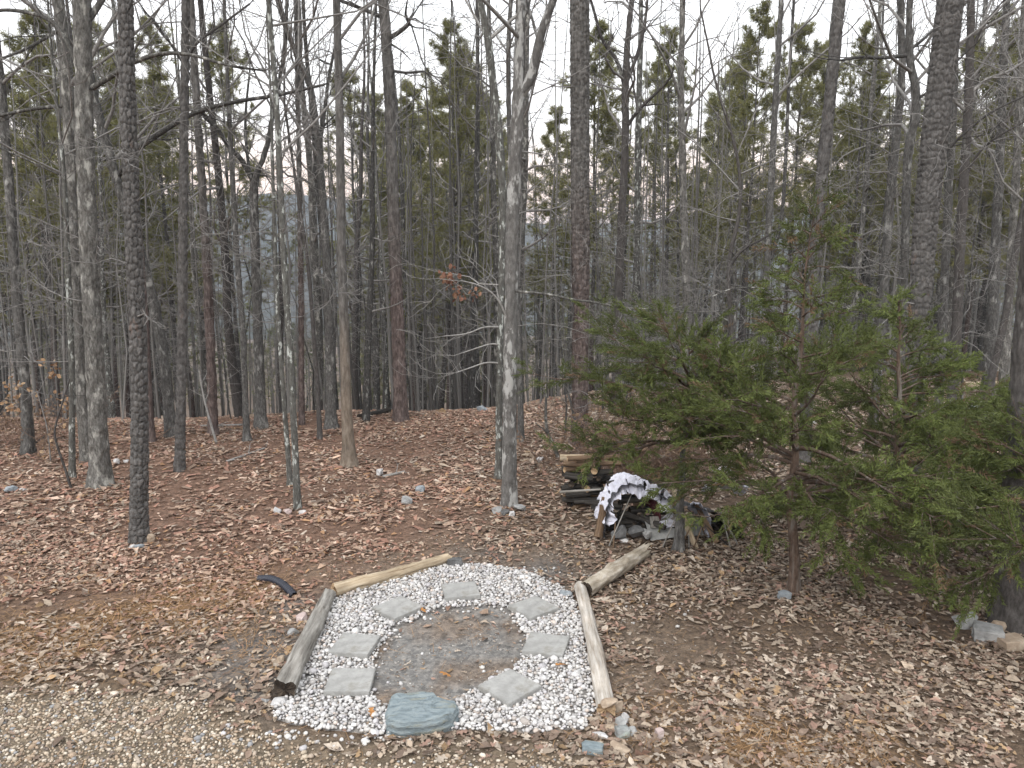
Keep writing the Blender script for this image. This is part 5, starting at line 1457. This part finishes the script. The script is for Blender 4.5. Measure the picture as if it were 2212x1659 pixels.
# leaning sticks and fallen branches
def stick(name, label, pts_px, w0, w1, mat, lifts=None, Y=None, cat='branch', seed=0):
    rg = np.random.default_rng(800 + seed)
    P = []
    b = ground_at(*pts_px[0])
    for i, (x, y) in enumerate(pts_px):
        if Y == 'stand': P.append(at_y(x, y, b[1]))
        else:
            g = ground_at(x, y); g[2] += 0.02; P.append(g)
    P = smooth_poly(np.array(P) - b, 2)
    R = np.linspace(0.5 * px(w0, b), 0.5 * px(w1, b), len(P))
    polys = [(P, R, 7)]
    for k in range(3):
        i = rg.integers(2, len(P) - 1); dd = P[i] - P[i - 1]; dd /= np.linalg.norm(dd)
        grow(rg, P[i], dd + rg.normal(0, 0.6, 3) + np.array([0, 0, 0.2]), 0.35, R[i] * 0.5, 1, 2, polys, (2, 2), 0.0, 0.2)
    V, Fc = tubes(polys)
    o = obj(name, mesh_np(name, V, Fc), M[mat], None, b)
    tag(o, label, cat)
stick('fallen_branch', 'long pale fallen branch on the leaves left of the lichen spotted tree', [(488, 1000), (530, 985), (572, 970)], 6, 4, 'twig_pale', seed=1)
stick('fallen_branch', 'thin pale fallen stick near the foot of the reddish pine', [(432, 922), (480, 921), (527, 919)], 5, 4, 'twig_pale', seed=2)
stick('fallen_branch', 'short pale stick lying beside the pale round stone', [(826, 1032), (850, 1027), (874, 1021)], 7, 5, 'twig_pale', seed=3)
stick('fallen_branch', 'brown fallen pole crossing behind the plated pine', [(235, 958), (290, 952), (350, 948)], 7, 5, 'brush', seed=4)
stick('fallen_branch', 'dark fallen branch propped on the dark edge trunk', [(28, 992), (70, 965), (120, 925)], 5, 4, 'dark', seed=5)
stick('dead_stub', 'leaning dead stub with pale top near the blotched centre tree', [(1205, 988), (1195, 960), (1182, 935), (1178, 905), (1180, 850)], 10, 5, 'oak', None, 'stand', 'dead stem', 6)
stick('dead_stick', 'slanting dead stick leaning beside the slender reddish pine', [(468, 958), (452, 905), (438, 850), (430, 800)], 6, 3, 'twig_pale', None, 'stand', 'dead stem', 7)
stick('bent_sapling', 'bent bare sapling stem in the left foreground of the double oak', [(153, 1053), (140, 1010), (122, 960), (116, 930), (132, 880), (150, 820)], 6, 3, 'dark', None, 'stand', 'sapling', 8)
log_obj('log', 'pale fallen log lying beyond the lichened rocks', gpt(2082, 836, 0.06), gpt(2164, 834, 0.08), 0.10, 0.09, 'wood_tan', 'cut', 320, parts=False)
log_obj('log', 'dark fallen log on the crest left of the blotched tree', gpt(955, 893, 0.05), gpt(985, 884, 0.05), 0.09, 0.08, 'wood_brown', 'cut', 321, parts=False)
log_obj('log', 'mossy fallen trunk on the crest left of the thick pine', gpt(775, 905, 0.05), gpt(842, 892, 0.08), 0.07, 0.06, 'wood_dark', 'rot', 322, parts=False)

def leafy_sapling():
    rg = np.random.default_rng(31)
    b = ground_at(110, 1000); root = empty('leafy_sapling', b)
    tag(root, 'small sapling still holding tan dead leaves left of the thin speckled tree', 'sapling')
    P = smooth_poly(np.array([at_y(x, y, b[1]) - b for x, y in [(110, 1005), (104, 930), (90, 880), (80, 845)]]), 2)
    polys = [(P, np.linspace(0.014, 0.006, len(P)), 6)]
    for k in range(9):
        i = rg.integers(4, len(P)); grow(rg, P[i], rg.normal(size=3) + np.array([0, 0, 0.3]), 0.5, 0.006, 1, 2, polys, (3, 2), 0.03, 0.25)
    V, Fc = tubes(polys); obj('stem', mesh_np('stem', V, Fc), M['twig'], root)
    tips = [p_[0][-1] for p_ in polys[1:]]
    V, Fc, c = leaf_bits(rg, tips, 4, 0.09, [(0.40, 0.26, 0.15), (0.33, 0.20, 0.115), (0.46, 0.33, 0.21)], 0.05)
    obj('dead_leaves', mesh_np('dead_leaves', V, Fc, False, c), M['leaf'], root)['kind'] = 'stuff'
leafy_sapling()

# ------------------------------------------------------------------ pebbles, gravel, leaves, straw
def pebble_template(seed, sub):
    V, Fc = ico(sub); rg = np.random.default_rng(seed)
    d = 1 + 0.42 * (fbm(V[:, 0] * 1.3 + seed, V[:, 1] * 1.3, V[:, 2] * 1.3, seed, 2) - 0.5) * 2
    V = V * d[:, None]
    V = np.sign(V) * np.abs(V) ** 0.9
    V = V * np.array([1.0, rg.uniform(0.62, 0.85), rg.uniform(0.5, 0.7)])
    return V, [Fc]

def split_near(P, n=300):
    vis = in_view(P, -6)
    d = np.linalg.norm(P - np.array([0, 0, H]), axis=1) + np.where(vis, 0, 1e3)
    order = np.argsort(d)
    m = np.zeros(len(P), bool); m[order[:n]] = True
    return m

def place(name, fill, parent, templates, which, R, P, cols, mat, flat, kcol=10, fill_templates=None):
    """300 nearest pieces as objects of their own, the rest as one part"""
    near = split_near(P)
    rg = np.random.default_rng(len(P))
    cache = {}
    for i in np.nonzero(near)[0]:
        ck = (int(which[i]), int(rg.integers(0, kcol)))
        if ck not in cache:
            TV, TF = templates[ck[0]]
            c = cols[rg.integers(0, len(cols))]
            cache[ck] = mesh_np(name, TV, TF, not flat, np.repeat(c[None], len(TV), 0))
        o = obj(name, cache[ck], mat, parent)
        m4 = np.eye(4); m4[:3, :3] = R[i]; m4[:3, 3] = P[i]
        from mathutils import Matrix
        o.matrix_local = Matrix(m4.tolist())
    k = ~near
    V, Fc, c = scatter(fill_templates or templates, which[k], R[k], P[k], cols[k])
    o = obj(fill, mesh_np(fill, V, Fc, not flat, c), mat, parent)
    o['kind'] = 'stuff'

def jitter_grid(poly, sp, rg):
    lo, hi = poly.min(0), poly.max(0)
    gx, gy = np.meshgrid(np.arange(lo[0], hi[0], sp), np.arange(lo[1], hi[1], sp))
    P = np.column_stack([gx.ravel(), gy.ravel()]) + rg.uniform(-0.5, 0.5, (gx.size, 2)) * sp * 0.9
    return P[inside(P, poly)]

# low bed that carries the white pebbles
def sheet_from(poly, hole, name, dz, mat, color, sp=0.06, edge=0.10):
    lo, hi = poly.min(0) - 0.1, poly.max(0) + 0.1
    xs, ys = np.arange(lo[0], hi[0], sp), np.arange(lo[1], hi[1], sp)
    X, Y = np.meshgrid(xs, ys, indexing='ij'); P = np.column_stack([X.ravel(), Y.ravel()])
    ins = inside(P, poly)
    d = poly_dist(P, poly) * np.where(ins, 1, -1)
    if hole is not None:
        dh = poly_dist(P, hole) * np.where(inside(P, hole), -1, 1); d = np.minimum(d, dh)
    d = d + 0.06 * (fbm(P[:, 0] * 6, P[:, 1] * 6, seed=8) - 0.5) + (0.5 * (fbm(P[:, 0] * 1.6, P[:, 1] * 1.6, seed=18) - 0.62) if hole is None else 0)
    Z = terrain(P[:, 0], P[:, 1]) + np.clip(smooth(-0.02, edge, d) * (dz + 0.012) - 0.012, -0.012, dz)
    idx = np.arange(len(P)).reshape(X.shape)
    q = np.stack([idx[:-1, :-1], idx[1:, :-1], idx[1:, 1:], idx[:-1, 1:]], -1).reshape(-1, 4)
    q = q[(d[q] > -0.04).any(1)]
    used = np.unique(q); rm = -np.ones(len(P), int); rm[used] = np.arange(len(used))
    V = np.column_stack([P, Z])[used]
    c = np.repeat(np.array(color)[None], len(V), 0) * (0.8 + 0.4 * fbm(V[:, 0] * 5, V[:, 1] * 5, seed=9))[:, None]
    return tag(obj(name, mesh_np(name, V, [rm[q]], True, c), M[mat]), kind='structure')

bed = sheet_from(RING, PIT, 'gravel_bed', 0.022, 'ground', (0.30, 0.285, 0.275))
rp = np.random.default_rng(15)
PT = [pebble_template(s_, 2) for s_ in range(8)]
PAV = [(ground_at(zx * 0.4232 + 504, zy * 0.4232 + 1152)[:2], math.radians(a_)) for (zx, zy), _, a_ in PV]
def paver_gap(P):
    g = np.full(len(P), 9.0)
    for c, a_ in PAV:
        q = P - c; u = q[:, 0] * math.cos(a_) + q[:, 1] * math.sin(a_); v = -q[:, 0] * math.sin(a_) + q[:, 1] * math.cos(a_)
        g = np.minimum(g, np.maximum(np.abs(u), np.abs(v)) - 0.205)
    return g
Ps = []
for lay, sp in ((0, 0.034), (1, 0.046)):
    P = jitter_grid(RING, sp, rp)
    P = P[paver_gap(P) > (-0.02 if lay == 0 else 0.012)]
    ins = inside(P, PIT); d = poly_dist(P, PIT)
    keep = (~ins) | (rp.random(len(P)) < 0.35 * np.exp(-d / 0.05))
    din = poly_dist(P, RING)
    if lay: keep &= (~ins) & (din > 0.03) & (d > 0.03)
    P = P[keep]
    z = terrain(P[:, 0], P[:, 1]) + 0.022 * (~ins[keep]) + 0.010 + lay * 0.017 + rp.normal(0, 0.003, len(P))
    Ps.append(np.column_stack([P, z]))
# strays that have rolled away
st = np.vstack([ground_at(rp.normal(1190, 70), rp.normal(1245, 18)) for _ in range(40)] + [ground_at(rp.normal(700, 130), rp.normal(1592, 10)) for _ in range(60)] + [ground_at(rp.normal(980, 110), rp.normal(1420, 60)) for _ in range(7)] + [ground_at(rp.normal(1410, 70), rp.normal(1330, 40)) for _ in range(14)])
st[:, 2] += 0.008
Ps = np.vstack(Ps + [st])
n = len(Ps)
R = rotz(rp.uniform(0, 6.28, n)) @ rotx(rp.normal(0, 0.35, n))
R = R * (0.0178 * np.exp(rp.normal(0, 0.36, n)))[:, None, None]
pal = np.array([(0.80, 0.78, 0.76), (0.73, 0.71, 0.70), (0.76, 0.73, 0.69), (0.64, 0.61, 0.59), (0.69, 0.665, 0.675), (0.70, 0.60, 0.53), (0.52, 0.47, 0.43), (0.82, 0.805, 0.79)])
cols = pal[rp.choice(8, n, p=[0.22, 0.18, 0.14, 0.11, 0.11, 0.06, 0.06, 0.12])] * rp.uniform(0.55, 0.83, (n, 1))
place('pebble', 'pebble_fill', bed, PT, rp.integers(0, 8, n), R, Ps, cols, M['pebble'], False, 10, [pebble_template(s_, 1) for s_ in range(8)])

drive = sheet_from(DRIVE, None, 'gravel_drive', 0.006, 'ground', (0.20, 0.165, 0.125), 0.12, 0.3)
GT = [pebble_template(30 + s_, 1) for s_ in range(8)]
P = jitter_grid(DRIVE, 0.0275, rp)
P3 = np.column_stack([P, terrain(P[:, 0], P[:, 1]) + 0.008])
P3 = P3[in_view(P3, 90)]
dd = poly_dist(P3[:, :2], DRIVE)
dd = dd + 0.5 * (fbm(P3[:, 0] * 1.6, P3[:, 1] * 1.6, seed=18) - 0.62)
dn = fbm(P3[:, 0] * 2.1, P3[:, 1] * 2.1, seed=14) * 0.7 + 0.15 + 0.5 * smooth(0.0, 0.4, dd) - 0.05 * smooth(-1.2, 0.4, P3[:, 0])
P3 = P3[rp.random(len(P3)) < np.clip(dn, 0.05, 0.92) * smooth(-0.12, 0.1, dd)]
n = len(P3); P3[:, 2] += rp.uniform(-0.003, 0.006, n)
R = rotz(rp.uniform(0, 6.28, n)) @ rotx(rp.normal(0, 0.3, n)) * (0.0128 * np.exp(rp.normal(0, 0.36, n)))[:, None, None]
pal = np.array([(0.46, 0.385, 0.295), (0.36, 0.275, 0.20), (0.60, 0.53, 0.44), (0.29, 0.215, 0.15), (0.28, 0.28, 0.285), (0.41, 0.335, 0.265), (0.19, 0.155, 0.13)])
cols = pal[rp.choice(7, n, p=[0.24, 0.22, 0.14, 0.14, 0.07, 0.12, 0.07])] * rp.uniform(0.85, 1.1, (n, 1))
place('gravel_stone', 'gravel_fill', drive, GT, rp.integers(0, 8, n), R, P3, cols, M['gravel'], False)

def oak_leaf(seed, widths, lobed=True):
    rg = np.random.default_rng(seed)
    m = len(widths); V = []
    curl = rg.uniform(-0.9, 1.3); bend = rg.uniform(-0.5, 0.5); tw = rg.uniform(-0.35, 0.35)
    for i, wd in enumerate(widths):
        t = i / (m - 1) - 0.5
        wl, wr = wd * rg.uniform(0.85, 1.15), wd * rg.uniform(0.85, 1.15)
        zc = bend * t * t + rg.normal(0, 0.015)
        sl = 0.06 if (lobed and i % 2) else 0.0
        V += [(-wl, t + sl, zc + curl * wl * wl * 1.6 + tw * t * wl + 0.1 * wl), (0, t, zc), (wr, t + sl, zc + curl * wr * wr * 1.6 - tw * t * wr + 0.1 * wr)]
    Fc = []
    for i in range(m - 1):
        a = 3 * i
        Fc += [(a, a + 1, a + 4, a + 3), (a + 1, a + 2, a + 5, a + 4)]
    V = np.array(V); V[:, 2] -= np.percentile(V[:, 2], 15)
    return V, [np.array(Fc)]
LT = [oak_leaf(s_, [0.015, 0.18, 0.07, 0.27, 0.09, 0.22, 0.02]) for s_ in range(6)] + [oak_leaf(50 + s_, [0.015, 0.21, 0.25, 0.15, 0.02], False) for s_ in range(4)]
LM = [oak_leaf(100 + s_, [0.06, 0.25, 0.08], False) for s_ in range(8)]
LF = [oak_leaf(150 + s_, [0.17, 0.22] if s_ % 2 else [0.24, 0.10], False) for s_ in range(6)]

def leaf_cols(P, rg):
    n = len(P)
    pal = np.array([(0.39, 0.31, 0.235), (0.50, 0.42, 0.34), (0.25, 0.18, 0.135), (0.33, 0.21, 0.16), (0.175, 0.128, 0.098), (0.36, 0.24, 0.135), (0.33, 0.265, 0.205)])
    tanp = np.array([0.20, 0.11, 0.24, 0.10, 0.16, 0.05, 0.14]); pinkp = np.array([0.20, 0.11, 0.19, 0.24, 0.10, 0.05, 0.11])
    w_ = smooth(1.5, -2.0, P[:, 0] - 0.10 * (P[:, 1] - 8)) * smooth(6.5, 9.0, P[:, 1]) * (0.6 + 0.8 * (fbm(P[:, 0] * 0.7, P[:, 1] * 0.7, seed=90) - 0.3))
    w_ = np.clip(w_, 0, 1)
    a, b = pal[rg.choice(7, n, p=tanp / tanp.sum())], pal[rg.choice(7, n, p=pinkp / pinkp.sum())]
    pick = (rg.random(n) < w_)[:, None]
    c = np.where(pick, b * np.array([1.09, 0.95, 0.90]), a)
    lum = c.mean(1, keepdims=True)
    c = c * 0.95 + lum * 0.05
    c = c * (0.78 + 0.42 * fbm(P[:, 0] * 0.9 + 3, P[:, 1] * 0.9, seed=19))[:, None]
    return c * np.exp(rg.normal(0, 0.13, (n, 1)))

def leaf_field(y0, y1, dens, rg, margin=1.15):
    half1 = 512 / F * y1 * margin / math.cos(PITCH) + 0.4
    n = int(dens * 2 * half1 * (y1 - y0))
    P = np.column_stack([rg.uniform(-half1, half1, n), rg.uniform(y0, y1, n)])
    P = P[np.abs(P[:, 0]) < 512 / F * P[:, 1] * margin + 0.5]
    keep = 1 - 0.93 * bare_amount(P)
    keep *= 1 - 0.55 * straw_amount(P)
    nn = np.hypot(P[:, 0] + 0.6, P[:, 1] - 7.2) < 4
    inr = np.zeros(len(P), bool)
    inr[nn] = inside(P[nn], RING)
    keep = np.where(inr, 0.022, keep)
    ind = inside(P, DRIVE); dd = poly_dist(P, DRIVE)
    keep = np.where(ind, keep * np.where(dd < 0.2, 0.4, 0.07), keep)
    keep *= 0.18 + 1.6 * smooth(0.28, 0.72, fbm(P[:, 0] * 1.1, P[:, 1] * 1.1, seed=17))
    P = P[rg.random(len(P)) < keep]
    return np.column_stack([P, terrain(P[:, 0], P[:, 1])])

def lay_leaves(P, rg, size, tilt, lift):
    n = len(P)
    R = rotz(rg.uniform(0, 6.28, n)) @ rotx(rg.normal(0, tilt, n)) @ rotz(rg.uniform(0, 6.28, n))
    R = R * (size * np.exp(rg.normal(0, 0.36, n)))[:, None, None]
    P = P.copy(); P[:, 2] += lift + rg.uniform(0, 0.025, n)
    return R, P

rl = np.random.default_rng(5)
P = leaf_field(4.3, 7.4, 820, rl); n = len(P)
R, P = lay_leaves(P, rl, 0.062, 0.29, 0.006)
place('leaf', 'leaf_litter', ground, LT, rl.integers(0, 10, n), R, P, leaf_cols(P, rl), M['leaf'], False, 8)
P = leaf_field(7.4, 10.5, 800, rl); n = len(P)
R, P = lay_leaves(P, rl, 0.062, 0.29, 0.008)
V, Fc, c = scatter(LM, rl.integers(0, 8, n), R, P, leaf_cols(P, rl))
obj('leaf_litter', mesh_np('leaf_litter', V, Fc, True, c), M['leaf'], ground)['kind'] = 'stuff'
P = leaf_field(10.5, 25.0, 330, rl, 1.08); n = len(P)
R, P = lay_leaves(P, rl, 0.073, 0.29, 0.010)
V, Fc, c = scatter(LF, rl.integers(0, 6, n), R, P, leaf_cols(P, rl))
obj('leaf_litter', mesh_np('leaf_litter', V, Fc, True, c), M['leaf'], ground)['kind'] = 'stuff'
# one bright leaf by the back left paver and a few on the gravel
for x, y, rz in ((914, 1328, 0.6), (962, 1468, 1.2), (803, 1552, 0.3), (1212, 1448, 2.0)):
    g = ground_at(x, y)
    TV, TF = LT[int(rz * 3) % 6]
    o = obj('leaf', mesh_np('leaf', TV * 0.12, TF, True, np.repeat([[0.42, 0.20, 0.07]], len(TV), 0)), M['leaf'], ground)
    o.location = (g[0], g[1], g[2] + 0.055); o.rotation_euler = (0.2, 0.1, rz)

def straw_field(rg):
    n = 90000
    P = np.column_stack([rg.uniform(-7.5, 6.5, n), rg.uniform(4.4, 10.5, n)])
    k = straw_amount(P) * ~inside(P, RING) * np.where(inside(P, DRIVE), 0.05, 1) + 0.02
    P = P[rg.random(n) < k * 1.0]
    P3 = np.column_stack([P, terrain(P[:, 0], P[:, 1]) + 0.008 + rg.uniform(0, 0.03, len(P))])
    t = (np.array([[-0.010, -0.5, 0], [0.010, -0.5, 0], [0.035, 0.0, 0.04], [0.013, 0.0, 0.04], [0.012, 0.5, 0.0], [0.0, 0.5, 0.0]]), [np.array([[0, 1, 2, 3], [3, 2, 4, 5]])])
    n = len(P3)
    R = rotz(rg.uniform(0, 6.28, n)) @ rotx(rg.normal(0, 0.15, n)) * rg.uniform(0.11, 0.19, n)[:, None, None]
    c = np.array([0.29, 0.175, 0.088]) * np.exp(rg.normal(0, 0.3, (n, 1)))
    V, Fc, cc = scatter([t], np.zeros(n, int), R, P3, c)
    obj('pine_straw', mesh_np('pine_straw', V, Fc, False, cc), M['straw'], ground)['kind'] = 'stuff'
straw_field(rl)

def grit():
    rg = np.random.default_rng(404)
    n = 40000
    P = np.column_stack([rg.uniform(-4.2, 3.6, n), rg.uniform(4.6, 10.5, n)])
    nn = inside(P, PIT)
    k = np.where(nn, 0.55, bare_amount(P) * 0.35 * ~inside(P, RING)) * smooth(0.3, 0.6, fbm(P[:, 0] * 3, P[:, 1] * 3, seed=44))
    P = P[rg.random(n) < k]; n = len(P)
    P3 = np.column_stack([P, terrain(P[:, 0], P[:, 1]) + 0.003])
    t = (np.array([[1, 0, 0], [-1, 0.1, 0], [0, 1, 0.1], [0.1, -1, 0], [0, 0, 0.8], [0, 0, -0.8]]), [np.array([[0, 2, 4], [2, 1, 4], [1, 3, 4], [3, 0, 4]])])
    R = rotz(rg.uniform(0, 6.28, n)) * (0.0058 * np.exp(rg.normal(0, 0.45, n)))[:, None, None]
    pal = np.array([(0.30, 0.28, 0.26), (0.42, 0.39, 0.35), (0.20, 0.155, 0.12), (0.12, 0.10, 0.085), (0.33, 0.24, 0.17), (0.55, 0.53, 0.50)])
    V, Fc, c = scatter([t], np.zeros(n, int), R, P3, pal[rg.choice(6, n, p=[0.25, 0.15, 0.25, 0.15, 0.15, 0.05])])
    obj('soil_grit', mesh_np('soil_grit', V, Fc, False, c), M['gravel'], ground)['kind'] = 'stuff'
    # torn leaf scraps and needles trodden into the bare soil
    n = 9000
    P = np.column_stack([rg.uniform(-4.2, 3.6, n), rg.uniform(4.6, 10.5, n)])
    k = np.where(inside(P, PIT), 0.20, bare_amount(P) * 0.6 * ~inside(P, RING))
    P = P[rg.random(n) < k]; n = len(P)
    P3 = np.column_stack([P, terrain(P[:, 0], P[:, 1])])
    R, P3 = lay_leaves(P3, rg, 0.032, 0.15, 0.003)
    V, Fc, c = scatter(LF, rg.integers(0, 6, n), R, P3, leaf_cols(P3, rg) * 0.85)
    obj('leaf_scraps', mesh_np('leaf_scraps', V, Fc, True, c), M['leaf'], ground)['kind'] = 'stuff'
grit()

# ------------------------------------------------------------------ haze
def haze_box():
    bm = bmesh.new(); bmesh.ops.create_cube(bm, size=1.0)
    lo, hi = np.array([-2500, -2500, -48.0]), np.array([2500, 2500, 128.0])
    for v in bm.verts: v.co = [float(lo[i] + (v.co[i] + 0.5) * (hi[i] - lo[i])) for i in range(3)]
    me = bpy.data.meshes.new('haze'); bm.to_mesh(me); bm.free()
    m = bpy.data.materials.new('haze'); m.use_nodes = True; nt = m.node_tree; nt.nodes.clear()
    o_ = nt.nodes.new('ShaderNodeOutputMaterial'); pv = nt.nodes.new('ShaderNodeVolumePrincipled')
    pv.inputs['Color'].default_value = (0.68, 0.78, 0.92, 1)
    pv.inputs['Density'].default_value = 0.00052
    nt.links.new(pv.outputs[0], o_.inputs['Volume'])
    tag(obj('haze', me, m), kind='stuff')
haze_box()
